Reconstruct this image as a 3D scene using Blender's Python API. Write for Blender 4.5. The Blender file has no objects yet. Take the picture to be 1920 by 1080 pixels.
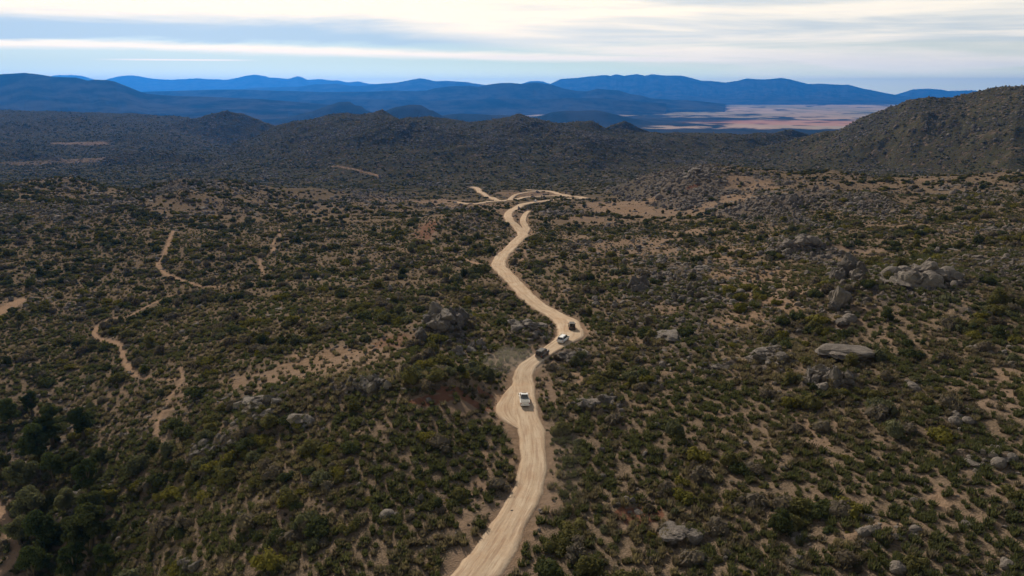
import bpy, bmesh, math, random
import numpy as np
from math import radians, sin, cos, tan, pi
from mathutils import Vector, Matrix, Euler

C = bpy.context.scene.collection
scene = bpy.context.scene
R0 = random.Random(7)
rng = np.random.default_rng(11)

# ------------------------------------------------------------------ camera
H = 62.0
PITCH = radians(16.0)
F = 1280.0                    # focal length in pixels of a 1920 wide frame
cam_d = bpy.data.cameras.new('camera'); cam = bpy.data.objects.new('camera', cam_d); C.objects.link(cam)
cam.location = (0, 0, H); cam.rotation_euler = (pi / 2 - PITCH, 0, 0)
cam_d.sensor_width = 36; cam_d.lens = 36 * F / 1920; cam_d.clip_start = 1; cam_d.clip_end = 200000
scene.camera = cam

# ------------------------------------------------------------------ light
SUN_AZ = radians(-24)         # measured from +Y towards +X
SUN_EL = radians(29)
sd = bpy.data.lights.new('sun', 'SUN'); sd.energy = 5.0; sd.angle = radians(0.5); sd.color = (1, .90, .76)
sun = bpy.data.objects.new('sun', sd); C.objects.link(sun)
dirv = Vector((sin(SUN_AZ) * cos(SUN_EL), cos(SUN_AZ) * cos(SUN_EL), sin(SUN_EL)))
sun.rotation_euler = dirv.to_track_quat('Z', 'Y').to_euler(); sun.location = (0, 0, 300)
sun.name = 'sun'
scene.view_settings.view_transform = 'Standard'; scene.view_settings.look = 'None'
scene.view_settings.exposure = 0.0; scene.view_settings.gamma = 1
try:
    scene.cycles.volume_bounces = 0
    scene.cycles.volume_max_steps = 64
except Exception: pass

# ---- small node helper
class NT:
    def __init__(s, nt): s.nt = nt; nt.nodes.clear()
    def n(s, typ, **kw):
        nd = s.nt.nodes.new(typ)
        for k, v in kw.items():
            if k.startswith('in_'):
                key = k[3:]; key = int(key) if key.isdigit() else key
                s.put(nd.inputs[key], v)
            else: setattr(nd, k, v)
        return nd
    def put(s, sock, v):
        if isinstance(v, bpy.types.NodeSocket): s.nt.links.new(v, sock)
        else: sock.default_value = v
    def m(s, op, a, b=0.0, c=0.0, clamp=False):
        nd = s.nt.nodes.new('ShaderNodeMath'); nd.operation = op; nd.use_clamp = clamp
        s.put(nd.inputs[0], a); s.put(nd.inputs[1], b); s.put(nd.inputs[2], c); return nd.outputs[0]
    def mix(s, f, a, b, blend='MIX'):
        nd = s.nt.nodes.new('ShaderNodeMix'); nd.data_type = 'RGBA'; nd.blend_type = blend
        s.put(nd.inputs[0], f); s.put(nd.inputs[6], a); s.put(nd.inputs[7], b); return nd.outputs[2]
    def ramp(s, f, lo, hi, a=0.0, b=1.0):
        nd = s.nt.nodes.new('ShaderNodeMapRange'); nd.interpolation_type = 'SMOOTHSTEP'
        s.put(nd.inputs[0], f); s.put(nd.inputs[1], lo); s.put(nd.inputs[2], hi); s.put(nd.inputs[3], a); s.put(nd.inputs[4], b)
        return nd.outputs[0]
    def noise(s, vec, scale, detail=4, rough=.55, dist=0.0):
        nd = s.nt.nodes.new('ShaderNodeTexNoise'); s.put(nd.inputs['Vector'], vec)
        nd.inputs['Scale'].default_value = scale; nd.inputs['Detail'].default_value = detail
        nd.inputs['Roughness'].default_value = rough; nd.inputs['Distortion'].default_value = dist
        return nd.outputs[0]
def rgb(r, g, b): return (r, g, b, 1)

# ------------------------------------------------------------------ sky
W = bpy.data.worlds.new('World'); scene.world = W; W.use_nodes = True
t = NT(W.node_tree)
out = t.n('ShaderNodeOutputWorld'); bg = t.n('ShaderNodeBackground')
t.nt.links.new(bg.outputs[0], out.inputs[0])
sky = t.n('ShaderNodeTexSky', sky_type='NISHITA', sun_disc=False, sun_elevation=SUN_EL, sun_rotation=SUN_AZ,
          altitude=1200.0, air_density=1.0, dust_density=0.6, ozone_density=2.0)
tc = t.n('ShaderNodeTexCoord'); sep = t.n('ShaderNodeSeparateXYZ'); t.nt.links.new(tc.outputs['Generated'], sep.inputs[0])
X, Y, Z = sep.outputs
yy = t.m('MAXIMUM', t.m('ABSOLUTE', Y), .05)
A = t.m('DIVIDE', X, yy); E = t.m('DIVIDE', Z, yy)          # horizontal and vertical slope of the view direction
def cloudvec(sa, se, off=0.0):
    cb = t.n('ShaderNodeCombineXYZ'); t.put(cb.inputs[0], t.m('MULTIPLY', A, sa)); t.put(cb.inputs[1], t.m('MULTIPLY', E, se))
    cb.inputs[2].default_value = off; return cb.outputs[0]
n1 = t.noise(cloudvec(2.2, 26), 1.0, 6, .6, .6)
n2 = t.noise(cloudvec(1.3, 22, 5.0), 1.6, 5, .55, .4)
n3 = t.noise(cloudvec(9, 120, 9.0), 1.0, 5, .6, .3)
n0 = t.noise(cloudvec(1.1, 7, 3.0), 1.3, 3, .5)
nn = t.m('ADD', t.m('ADD', t.m('MULTIPLY', t.m('SUBTRACT', n1, .5), .05), t.m('MULTIPLY', t.m('SUBTRACT', n0, .5), .03)), t.m('MULTIPLY', t.m('SUBTRACT', n3, .5), .014))
Ew = t.m('ADD', E, nn)
# lower edge of the high cloud sheet: falls from left to right
edge = t.m('MAXIMUM', t.m('SUBTRACT', t.m('SUBTRACT', .0865, t.m('MULTIPLY', A, .022)), t.m('MULTIPLY', t.m('MAXIMUM', t.m('ADD', A, .2), 0), .13)), -.05)
sheet = t.ramp(t.m('SUBTRACT', Ew, edge), -.012, .026)
# long bright streak under it
sc_ = t.m('SUBTRACT', .057, t.m('MULTIPLY', t.m('ADD', A, .4), .021))
streak = t.m('MULTIPLY', t.ramp(t.m('ABSOLUTE', t.m('SUBTRACT', t.m('ADD', E, t.m('MULTIPLY', nn, .38)), sc_)), .0005, .0095, 1, 0), t.ramp(A, .25, .6, 1, .25))
thin = t.m('MULTIPLY', t.ramp(t.m('ABSOLUTE', t.m('SUBTRACT', t.m('ADD', E, t.m('MULTIPLY', A, .006)), .0405)), .0006, .0016, .85, 0),
           t.m('MULTIPLY', t.ramp(A, -.60, -.5), t.ramp(A, -.42, -.34, 1, 0)))
holes = t.ramp(n2, .34, .60, .35, 1)
sheet = t.m('MULTIPLY', sheet, t.mix(t.ramp(A, -.2, .2), (1, 1, 1, 1), holes))
grey = t.m('MULTIPLY', t.ramp(Ew, .060, .072, 0, 1), .62)      # grey blue underside between the streak and the sheet
cover = t.m('MAXIMUM', t.m('MAXIMUM', sheet, streak), thin)
high = t.ramp(E, .3, 1.6, 1, .25)                              # the cloud thins out overhead
cover = t.m('MULTIPLY', t.m('MULTIPLY', cover, high), .93)
front = t.ramp(Y, -.5, .6, .35, 1)
basec = t.mix(1.0, sky.outputs[0], rgb(.080, .078, .076), 'MULTIPLY')
hz = t.ramp(E, .0, .10, 1, 0)
basec = t.mix(t.m('MULTIPLY', hz, .95), basec, rgb(1.10, 1.18, .62))
basec = t.mix(t.m('MULTIPLY', grey, high), basec, rgb(.58, .69, .70))
ccol = t.mix(t.ramp(A, -.3, .55), rgb(1.75, 1.38, .86), rgb(1.38, 1.20, .90))
ccol = t.mix(t.ramp(n3, .35, .7), ccol, t.mix(.10, ccol, rgb(.45, .55, .68)))
lit = t.n('ShaderNodeVectorMath', operation='SCALE'); t.put(lit.inputs[0], ccol); t.put(lit.inputs['Scale'], t.m('MULTIPLY', front, t.ramp(E, .15, 1.2, 1, .45)))
final = t.mix(cover, basec, lit.outputs[0])
low = t.n('ShaderNodeVectorMath', operation='SCALE'); t.put(low.inputs[0], final); t.put(low.inputs['Scale'], t.ramp(E, .0, .05, 1.4, 1.02)); final = t.mix(t.m('MULTIPLY', t.ramp(E, .0, .042, 1, 0), .85), low.outputs[0], rgb(2.1, 1.95, .95))
t.put(bg.inputs[0], final); bg.inputs[1].default_value = 1.0

# ------------------------------------------------------------------ tagging helpers
def tag(o, label=None, cat=None, group=None, kind=None):
    if label: o['label'] = label
    if cat: o['category'] = cat
    if group: o['group'] = group
    if kind: o['kind'] = kind
    return o
def mesh_np(name, V, Fq, mats=(), smooth=True, parent=None, link=True):
    """V (n,3) array, Fq list of index rows or (m,k) array -> one mesh object"""
    me = bpy.data.meshes.new(name)
    if isinstance(Fq, np.ndarray):
        k = Fq.shape[1]; me.vertices.add(len(V)); me.vertices.foreach_set('co', np.asarray(V, np.float32).ravel())
        me.loops.add(Fq.size); me.loops.foreach_set('vertex_index', Fq.astype(np.int32).ravel())
        me.polygons.add(len(Fq)); me.polygons.foreach_set('loop_start', np.arange(len(Fq), dtype=np.int32) * k)
        me.update(calc_edges=True)
    else:
        me.from_pydata([tuple(v) for v in V], [], [tuple(f) for f in Fq]); me.update()
    me.polygons.foreach_set('use_smooth', np.full(len(me.polygons), smooth))
    for m_ in mats: me.materials.append(m_)
    o = bpy.data.objects.new(name, me)
    if link: C.objects.link(o)
    if parent: o.parent = parent
    return o
def obj_bm(name, bm, mat, parent=None, smooth=False):
    me = bpy.data.meshes.new(name); bm.normal_update(); bm.to_mesh(me); bm.free()
    if smooth: me.polygons.foreach_set('use_smooth', np.full(len(me.polygons), True))
    me.materials.append(mat); o = bpy.data.objects.new(name, me); C.objects.link(o)
    if parent: o.parent = parent
    return o
def empty(name, loc, rz=0.0):
    o = bpy.data.objects.new(name, None); C.objects.link(o); o.location = loc; o.rotation_euler = (0, 0, rz); return o

# ------------------------------------------------------------------ numeric noise
def _h(ix, iy, seed):
    n = (ix * 374761393 + iy * 668265263 + seed * 1442695041) & 0xffffffff
    n = ((n ^ (n >> 13)) * 1274126177) & 0xffffffff
    n = n ^ (n >> 16)
    return n
def perlin(x, y, seed=0):
    xi = np.floor(x).astype(np.int64); yi = np.floor(y).astype(np.int64)
    xf = x - xi; yf = y - yi
    u = xf * xf * xf * (xf * (xf * 6 - 15) + 10); v = yf * yf * yf * (yf * (yf * 6 - 15) + 10)
    def g(ix, iy, fx, fy):
        a = _h(ix, iy, seed).astype(np.float64) * (2 * pi / 4294967296.0)
        return np.cos(a) * fx + np.sin(a) * fy
    a = g(xi, yi, xf, yf); b = g(xi + 1, yi, xf - 1, yf); c = g(xi, yi + 1, xf, yf - 1); d = g(xi + 1, yi + 1, xf - 1, yf - 1)
    return (a + u * (b - a) + v * ((c + u * (d - c)) - (a + u * (b - a)))) * 1.4
def fbm(x, y, scale, octv=4, seed=0, rough=.5, ridged=False):
    s = 0; amp = 1; tot = 0; f = 1.0 / scale
    for o in range(octv):
        n = perlin(x * f + 17.3 * o, y * f - 9.1 * o, seed + o)
        if ridged: n = 1 - 2 * np.abs(n)
        s = s + n * amp; tot += amp; amp *= rough; f *= 2.03
    return s / tot
def sst(a, b, x):
    q = np.clip((x - a) / (b - a), 0, 1); return q * q * (3 - 2 * q)

# ------------------------------------------------------------------ picture point -> viewing slopes
cP, sP = cos(PITCH), sin(PITCH)
def slopes(px, py):
    u = (px - 960) / F; v = (540 - py) / F; d = cP + v * sP
    return u / d, (v * cP - sP) / d

# ------------------------------------------------------------------ terrain grid (t = x/y, Y)
NT_ = 1060
T = np.linspace(-1.18, 1.18, NT_)
YR = np.concatenate([np.exp(np.linspace(math.log(34), math.log(4200), 980)), np.exp(np.linspace(math.log(4200), math.log(43000), 150))[1:]])
NY = len(YR)
TT, YY = np.meshgrid(T, YR); XX = TT * YY

ctrl = [
 (-.95, 50, -20), (-.6, 50, -10), (-.3, 50, -2), (0, 50, 0), (.4, 50, 3), (.95, 50, 6),
 (-1.0, 90, -26), (-.75, 90, -22), (-.5, 90, -7), (-.25, 85, -1), (0, 85, 0), (.2, 85, 1), (.5, 90, 5), (.95, 90, 10),
 (-1.0, 140, -30), (-.75, 140, -20), (-.45, 140, -6), (-.2, 135, 0), (0, 131, 0), (.2, 135, 1), (.5, 140, 5), (.95, 140, 13),
 (-1.0, 210, -26), (-.7, 210, -19), (-.45, 200, -10), (-.2, 200, -4), (.08, 190, -4), (.3, 200, 0), (.55, 210, 6), (.95, 210, 13),
 (-1.0, 310, -14), (-.7, 310, -17), (-.45, 300, -15), (-.2, 290, -10), (0, 290, -8), (.2, 300, -9), (.45, 310, -2), (.95, 310, 8),
 (-1.0, 440, 0), (-.7, 440, -9), (-.5, 440, -16), (-.25, 440, -18), (.02, 460, -21), (.2, 460, -22), (.4, 450, -12), (.6, 450, -3), (.95, 430, 6),
 (-.5, 600, -24), (-.2, 620, -36), (.05, 620, -37), (.2, 620, -34), (.35, 620, -20),
 (-.8, 800, -52), (-.4, 800, -52), (0, 800, -52.5), (.2, 800, -48), (.45, 850, -44), (.9, 800, -40),
 (-1.0, 1100, -76), (-.6, 1100, -76), (-.2, 1080, -72), (.1, 1080, -70), (.4, 1100, -64), (.9, 1100, -58),
 (-1.0, 1900, -92), (-.6, 1900, -95), (-.2, 1800, -85), (.2, 1800, -84), (.5, 1800, -84), (1.0, 1800, -60),
 (-.8, 3300, -130), (0, 3300, -170), (.8, 3300, -170),
 (-.8, 5200, -235), (0, 5200, -235), (.8, 5200, -235), (-.8, 12000, -240), (0, 12000, -240), (.8, 12000, -240),
 (-.8, 90000, -240), (0, 90000, -240), (.8, 90000, -240)]
ca = np.array(ctrl, float)
def cc(tq, yq): return tq * 2.2, np.log(yq) * 2.0
cx, cy = cc(ca[:, 0], ca[:, 1])
def tps(r2): return np.where(r2 > 0, .5 * r2 * np.log(r2 + 1e-12), 0)
n_ = len(ca); K = tps((cx[:, None] - cx) ** 2 + (cy[:, None] - cy) ** 2) + np.eye(n_) * .02
Pm = np.stack([np.ones(n_), cx, cy], 1)
sol = np.linalg.solve(np.block([[K, Pm], [Pm.T, np.zeros((3, 3))]]), np.concatenate([ca[:, 2], np.zeros(3)]))
gx, gy = cc(TT, YY); Zg = sol[n_] + sol[n_ + 1] * gx + sol[n_ + 2] * gy
for i in range(n_): Zg += sol[i] * tps((gx - cx[i]) ** 2 + (gy - cy[i]) ** 2)
del gx, gy
far = sst(4500, 6500, YY); Zg = Zg * (1 - far) - 238 * far

def smax(a, b, k):
    h = np.clip(.5 + .5 * (a - b) / k, 0, 1); return b + (a - b) * h + k * h * (1 - h)
def add_ridge(Z, pts, kf, kb, soft, wob=0.0, seed=0):
    """pts: (px, py, Y) silhouette points; a real ridge whose crest stands at those places"""
    p = np.array(pts, float); tt, ss = slopes(p[:, 0], p[:, 1])
    zc = H + ss * p[:, 2]
    o = np.argsort(tt); zci = np.interp(T, tt[o], zc[o]); yc = np.interp(T, tt[o], p[o, 2])
    out_ = np.maximum(tt[o][0] - T, T - tt[o][-1]); zci = zci - np.maximum(out_, 0) * 1500
    # round the joints a little
    dy = YY - yc[None, :] * (1 + wob * perlin(T * 9, T * 0 + seed, seed)[None, :])
    dd = np.where(dy < 0, -dy * kf, dy * kb)
    r = soft; dd = np.sqrt(dd * dd + r * r) - r
    kk = np.hanning(141); kk /= kk.sum(); zs = np.convolve(np.pad(zci, 70, mode='edge'), kk, 'valid')
    wv = np.exp(-np.abs(dy) / (yc[None, :] * .055 + 12))
    return smax(Z, zs[None, :] + (zci - zs)[None, :] * wv - dd, soft)

ridges = dict(
 left_near=([(-420, 372, 480), (-150, 350, 500), (0, 345, 520), (130, 333, 560), (200, 352, 590), (240, 362, 600), (340, 333, 570), (450, 344, 610), (560, 360, 650), (700, 366, 690), (770, 384, 660)], .05, .30, 3.0),
 right_near=([(1112, 375, 770), (1150, 352, 750), (1200, 335, 700), (1260, 318, 660), (1330, 312, 640), (1420, 322, 600), (1500, 322, 580), (1560, 318, 560), (1640, 335, 540), (1700, 334, 520), (1800, 332, 500), (1920, 328, 480), (2300, 322, 450)], .07, .28, 3.0),
 right_hill=([(1400, 282, 1600), (1440, 275, 1560), (1472, 267, 1540), (1515, 256, 1520), (1547, 245, 1500), (1585, 236, 1480), (1640, 212, 1460), (1680, 197, 1440), (1702, 187, 1420), (1740, 182, 1400), (1782, 185, 1380), (1815, 177, 1370), (1852, 167, 1350), (1900, 159, 1320), (1920, 157, 1300), (2100, 140, 1250), (2400, 150, 1200)], .42, .5, 7.0),
 centre=([(440, 268, 1850), (480, 255, 1900), (520, 236, 2000), (560, 228, 2000), (600, 219, 2000), (632, 212, 2000), (650, 209, 2000), (675, 214, 2000), (692, 211, 1980), (715, 206, 1960), (730, 213, 1950), (750, 225, 1920), (775, 222, 1900), (805, 219, 1900), (830, 225, 1900), (850, 225, 1900), (880, 232, 1900), (915, 226, 1880), (955, 224, 1850), (975, 216, 1850), (1010, 225, 1850), (1042, 230, 1850), (1085, 227, 1820), (1110, 228, 1820), (1135, 240, 1850), (1172, 244, 1900), (1222, 249, 1900), (1260, 250, 1950), (1335, 250, 1950), (1360, 248, 1900), (1385, 251, 1900), (1422, 250, 1900), (1460, 252, 1900), (1500, 256, 1900)], .085, .3, 4.0),
 centre_knoll=([(1128, 246, 2300), (1150, 232, 2300), (1172, 223, 2300), (1197, 236, 2300), (1225, 250, 2300)], .5, .5, 5.0),
 right_knoll=([(1435, 256, 2300), (1460, 245, 2300), (1485, 240, 2300), (1505, 246, 2300), (1530, 256, 2300)], .5, .5, 5.0),
 left_far=([(-500, 205, 3200), (0, 207, 3200), (120, 210, 3200), (200, 212, 3200), (300, 216, 3100), (350, 219, 3000), (420, 232, 2900)], .05, .3, 6.0),
 left_knoll=([(300, 240, 2500), (350, 223, 2550), (387, 215, 2600), (425, 210, 2600), (450, 213, 2600), (475, 221, 2550), (520, 238, 2500)], .30, .4, 7.0),
 left_mid=([(-300, 268, 1700), (0, 282, 1650), (50, 277, 1650), (100, 292, 1600), (140, 306, 1550)], .25, .3, 4.0),
 left_mid_knoll=([(170, 306, 1500), (205, 292, 1500), (240, 283, 1520), (300, 284, 1540), (340, 290, 1500), (400, 302, 1450)], .22, .3, 4.0),
)
for i, (k_, (pts, kf, kb, soft)) in enumerate(ridges.items()):
    Zg = add_ridge(Zg, pts, kf, kb, soft, 0.015 if i > 1 else .03, i)
far_hills = [([(585, 209, 6500), (605, 200, 6500), (635, 190, 6500), (655, 190, 6500), (680, 200, 6400), (700, 212, 6300)], .3, .3, 10),
 ([(715, 211, 5600), (742, 200, 5600), (767, 196, 5600), (787, 196, 5600), (812, 206, 5500), (835, 218, 5500)], .3, .3, 10),
 ([(1020, 214, 7000), (1032, 209, 7000), (1065, 206, 7000), (1115, 206, 7000), (1155, 214, 7000)], .2, .2, 8),
 ([(840, 214, 6500), (860, 211, 6500), (905, 213, 6500), (960, 216, 6500)], .1, .2, 6)]
for i, (pts, kf, kb, soft) in enumerate(far_hills): Zg = add_ridge(Zg, pts, kf, kb, soft, .02, 40 + i)

# undulation of the ground
nearw = sst(30, 300, YY)
farw = 1 - sst(3600, 5200, YY)
n_big = fbm(XX, YY, 160, 3, 1); n_mid = fbm(XX, YY, 45, 3, 5); n_rid = fbm(XX, YY, 90, 4, 9, .55, True)
crest_keep = 1.0
Zg += farw * (n_big * (1.2 + 2.0 * sst(250, 900, YY) + 3.0 * sst(1000, 2000, YY)) + n_mid * (1.2 + 1.5 * sst(200, 900, YY)) + n_rid * 1.5 * sst(160, 500, YY) * sst(1200, 800, YY))
rough_far = sst(1000, 1500, YY) * farw
wx = XX + 90 * fbm(XX, YY, 300, 2, 80); wy = YY + 90 * fbm(XX, YY, 300, 2, 84)
hill = sst(-78, -40, Zg) * .85 + .15
n_spur = fbm(wx, wy, 240, 4, 8, .5, True)
Zg += rough_far * hill * (n_spur * 8.0 - 4.0 + fbm(wx, wy, 85, 3, 88) * 3.5 + fbm(XX, YY, 24, 3, 21, .55, True) * 1.3)
Zg += farw * fbm(XX, YY, 9, 3, 30) * .28
n_detail = fbm(XX, YY, 26, 3, 33)

def near_window(x, y, r):
    j0 = np.searchsorted(YR, y - r); j1 = np.searchsorted(YR, y + r)
    ta = min((x - r) / (y - r), (x - r) / (y + r)); tb = max((x + r) / (y - r), (x + r) / (y + r))
    i0 = np.searchsorted(T, ta); i1 = np.searchsorted(T, tb)
    return slice(max(j0, 0), j1), slice(max(i0, 0), i1)
def row_of(Yq): return np.interp(Yq, YR, np.arange(NY))
def sample(G, x, y):
    """bilinear lookup of a grid at world x,y"""
    x = np.atleast_1d(np.asarray(x, float)); y = np.atleast_1d(np.asarray(y, float))
    tq = np.clip((x / y - T[0]) / (T[1] - T[0]), 0, NT_ - 1.001); rq = np.clip(row_of(y), 0, NY - 1.001)
    i = tq.astype(int); j = rq.astype(int); fi = tq - i; fj = rq - j
    return (G[j, i] * (1 - fi) + G[j, i + 1] * fi) * (1 - fj) + (G[j + 1, i] * (1 - fi) + G[j + 1, i + 1] * fi) * fj
def pick(px, py):
    """first ground point seen through a picture point"""
    tq, s = slopes(px, py)
    ti = (tq - T[0]) / (T[1] - T[0]); i = int(np.clip(ti, 0, NT_ - 2)); f = ti - i
    col = Zg[:, i] * (1 - f) + Zg[:, i + 1] * f
    d = col - (H + s * YR); k = np.argmax(d > 0)
    if d[k] <= 0: k = NY - 1
    if k == 0: y = YR[0]
    else: a = d[k - 1]; b = d[k]; y = YR[k - 1] + (YR[k] - YR[k - 1]) * (-a) / (b - a)
    return tq * y, y
for px, py, r, h in [(560, 262, 70, 14), (640, 240, 80, 14), (700, 258, 90, 18), (600, 290, 90, 12), (760, 250, 60, 10), (820, 262, 80, 16), (880, 285, 90, 12), (940, 258, 70, 12), (1000, 248, 60, 14), (1060, 262, 80, 14), (1110, 290, 90, 14), (1200, 285, 80, 12), (1290, 272, 70, 10), (1380, 268, 60, 10), (500, 300, 80, 9), (690, 310, 70, 7),
                     (1600, 290, 60, 10), (1700, 260, 60, 12), (1780, 240, 60, 12), (1850, 270, 60, 10), (1560, 300, 50, 8), (240, 262, 110, 14), (330, 270, 90, 12), (60, 240, 120, 12), (150, 232, 110, 10)]:
    x, y = pick(px, py)
    if y > 1000:
        a, b = near_window(x, y, 3.6 * r); xx, yy_ = XX[a, b], YY[a, b]
        q_ = ((xx - x) ** 2 + ((yy_ - y) * .8) ** 2) / (r * r) + .5 * perlin(xx / (r * .7), yy_ / (r * .7), int(px)); Zg[a, b] += h * np.exp(-np.maximum(q_, 0)) * (1 + .35 * fbm(xx, yy_, 22, 3, 52, .55, True))
# rocky rises under the outcrops: (px, py, radius m, height m)
for px, py, r, h in [(790, 744, 5, 1.1), (830, 739, 5, 1.3), (868, 734, 5, 1.4), (902, 729, 4, 1.2), (835, 618, 11, 4.0), (1500, 470, 17, 4.5), (1305, 345, 40, 9), (1480, 385, 32, 8), (1620, 385, 30, 6), (1700, 535, 22, 4), (1580, 560, 16, 3),
                     (1440, 680, 12, 2), (1545, 715, 14, 2.5), (1000, 632, 12, 3.2), (880, 420, 32, 7), (640, 725, 16, 2.5), (860, 705, 24, 1.0), (500, 775, 10, 2), (830, 745, 11, 2.0),
                     (130, 400, 40, 6), (680, 392, 34, 5), (340, 375, 30, 6), (1780, 600, 22, 3), (700, 850, 14, 1.5)]:
    x, y = pick(px, py); Zg += h * np.exp(-(((XX - x) ** 2 + (YY - y) ** 2) / (r * r)))

# ------------------------------------------------------------------ roads and tracks: (picture points, half width m)
def spline(P, step):
    P = np.array(P, float); d = np.r_[0, np.cumsum(np.linalg.norm(np.diff(P, axis=0), axis=1))]
    # Catmull-Rom through the points
    out_ = []
    n = len(P)
    for i in range(n - 1):
        p0 = P[max(i - 1, 0)]; p1 = P[i]; p2 = P[i + 1]; p3 = P[min(i + 2, n - 1)]
        k = max(2, int(np.linalg.norm((p2 - p1)[:2]) / step))
        for q in range(k):
            u = q / k
            out_.append(.5 * ((2 * p1) + (-p0 + p2) * u + (2 * p0 - 5 * p1 + 4 * p2 - p3) * u * u + (-p0 + 3 * p1 - 3 * p2 + p3) * u ** 3))
    out_.append(P[-1]); return np.array(out_)
main_road = [(800, 1200, 3.4), (858, 1120, 3.5), (891, 1080, 3.4), (945, 1000, 3.1), (978, 940, 2.7), (995, 900, 2.6), (1001, 850, 2.6), (994, 800, 2.7), (984, 750, 2.7), (981, 715, 2.6),
             (984, 695, 2.5), (1000, 678, 2.3), (1020, 664, 2.3), (1036, 651, 2.4), (1056, 637, 3.0), (1070, 622, 4.0), (1062, 606, 3.8), (1041, 592, 3.1), (1008, 570, 3.0), (984, 550, 3.1), (967, 530, 3.0),
             (948, 512, 3.1), (935, 496, 3.4), (942, 480, 3.3), (956, 465, 3.1), (971, 450, 3.2), (981, 440, 3.4), (973, 430, 2.8), (965, 420, 2.8), (955, 409, 3.0), (953, 401, 3.2), (961, 392, 3.4), (975, 385.5, 4.0), (989, 381, 4.2),
             (1007, 378.5, 3.8), (1033, 375.5, 3.8), (1063, 373, 3.8), (1100, 371, 3.6)]
side_branch = [(982, 438, 2.6), (987, 430, 2.5), (984, 421, 2.3), (981, 412, 2.2), (984, 403, 2.2), (992, 396, 1.8)]
loop_upper = [(1100, 371, 3.4), (1080, 368.5, 3.2), (1063, 366, 3.6), (1045, 362, 3.6), (1030, 359, 3.4), (1008, 357, 3.2), (985, 355.6, 3.0)]
loop_lower = [(1066, 366.6, 3.0), (1040, 367, 3.0), (1015, 368, 3.4), (981, 371, 3.6), (959, 375, 4.0), (937, 375.6, 4.0), (924, 371, 3.6), (911, 366, 3.2), (899, 359, 3.6), (896, 354, 4.5), (885, 350, 4.5)]
loop_inner = [(955, 374.5, 3.0), (962, 368, 2.8), (978, 362.5, 2.6), (1000, 360, 2.4), (1030, 359.5, 2.0)]
loop_west = [(950, 376, 3.0), (920, 379, 3.0), (885, 381, 2.6), (855, 379, 2.0)]
track_a = [(326, 552, .7), (309, 559, .8), (281, 572, .9), (241, 593, 1.0), (207, 598, 1.2), (185, 611, 1.2), (177, 626, 1.2), (189, 637, 1.2), (218, 643, 1.3), (229, 656, 1.2), (233, 676, 1.2), (249, 697, 1.1), (263, 706, 1.0), (300, 711, .7), (340, 712, .7)]
track_b = [(336, 690, .6), (341, 712, .7), (322, 739, .7), (307, 769, .6), (297, 791, .6), (295, 813, .6), (313, 837, .5)]
track_c = [(325, 433, 1.0), (315, 458, 1.2), (307, 480, 1.2), (296, 491, 1.3), (304, 509, 1.3), (333, 522, 1.2), (363, 532, 1.0), (392, 538, .9), (415, 537, .7)]
track_d = [(524, 430, .9), (523, 443, .9), (513, 454, 1.0), (513, 471, 1.1)]
track_e = [(487, 484, .7), (489, 502, .7), (500, 519, .6)]
track_f = [(855, 481, 1.0), (885, 491, 1.3), (907, 497, 1.6), (924, 498, 2.2)]
track_g = [(983, 468, .7), (985, 479, .8), (978, 487, .8), (969, 493, .9)]
track_h = [(-60, 612, 3.0), (0, 584, 3.2), (22, 572, 3.0), (40, 562, 2.0)]
track_i = [(-30, 930, 1.6), (4, 968, 1.6), (22, 1000, 1.5), (30, 1040, 1.4), (0, 1075, 1.3)]
track_j = [(620, 312, 2.2), (668, 318, 2.4), (690, 324, 3.0), (712, 332, 3.0)]
track_k = [(1078, 700, .5), (1090, 712, .5), (1060, 728, .5), (1052, 740, .4)]
pullout = [(980, 708, .5), (968, 722, 1.4), (957, 738, 2.1), (951, 754, 2.5), (953, 770, 2.2), (963, 787, 1.5), (981, 806, .4)]
roads = [('dirt_road', main_road, 'wide tan dirt road winding from the bottom of the frame to the far valley', 0.06),
         ('dirt_pullout', pullout, 'pale dirt pull-out beside the red bank left of the near road', .035),
         ('dirt_road_branch', side_branch, 'short dirt branch rejoining the main road', .075),
         ('dirt_road_loop', loop_upper, 'far pale dirt road above the small white car', .09),
         ('dirt_road_loop', loop_lower, 'far dirt road curving left below the loop', .10),
         ('dirt_road_loop', loop_inner, 'thin inner loop of the far dirt roads', .11),
         ('dirt_road_loop', loop_west, 'faint dirt road running left from the far junction', .12)]
tracks = [track_a, track_b, track_c, track_d, track_e, track_f, track_g, track_h, track_i, track_j, track_k]
DR = np.full(Zg.shape, 60.0)      # distance to the edge of the nearest road
DTK = np.full(Zg.shape, 60.0)     # same, to the footpaths
def lay(P):
    q = []
    for px, py, hw in P:
        x, y = pick(px, py); q.append((x, y, hw))
    return spline(q, 1.4)
def zline(S, win):
    z = sample(Zg, S[:, 0], S[:, 1]); k = np.ones(win) / win
    return np.convolve(np.pad(z, (win // 2, win - 1 - win // 2), mode='edge'), k, mode='valid')
road_lines = []
ROADZ = np.zeros_like(Zg)
for nm, P, lab, off in roads:
    S = lay(P); z = zline(S, 25)
    if nm == 'dirt_pullout':      # levelled with the road it opens from
        mS, mz = road_lines[0][1], road_lines[0][2]; z = np.array([mz[np.argmin(np.hypot(mS[:, 0] - p[0], mS[:, 1] - p[1]))] for p in S]) - .01
        z = np.convolve(np.pad(z, 4, mode='edge'), np.ones(9) / 9, 'valid')
    road_lines.append((nm, S, z, lab, off))
for nm, S, z, lab, off in road_lines:
    for k in range(0, len(S)):
        x, y, hw = S[k]; a, b = near_window(x, y, 22)
        d = np.hypot(XX[a, b] - x, YY[a, b] - y) - hw; m_ = d < DR[a, b]
        DR[a, b] = np.where(m_, d, DR[a, b]); ROADZ[a, b] = np.where(m_, z[k], ROADZ[a, b])
wgt = 1 - sst(.8, 8.0, DR)
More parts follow.
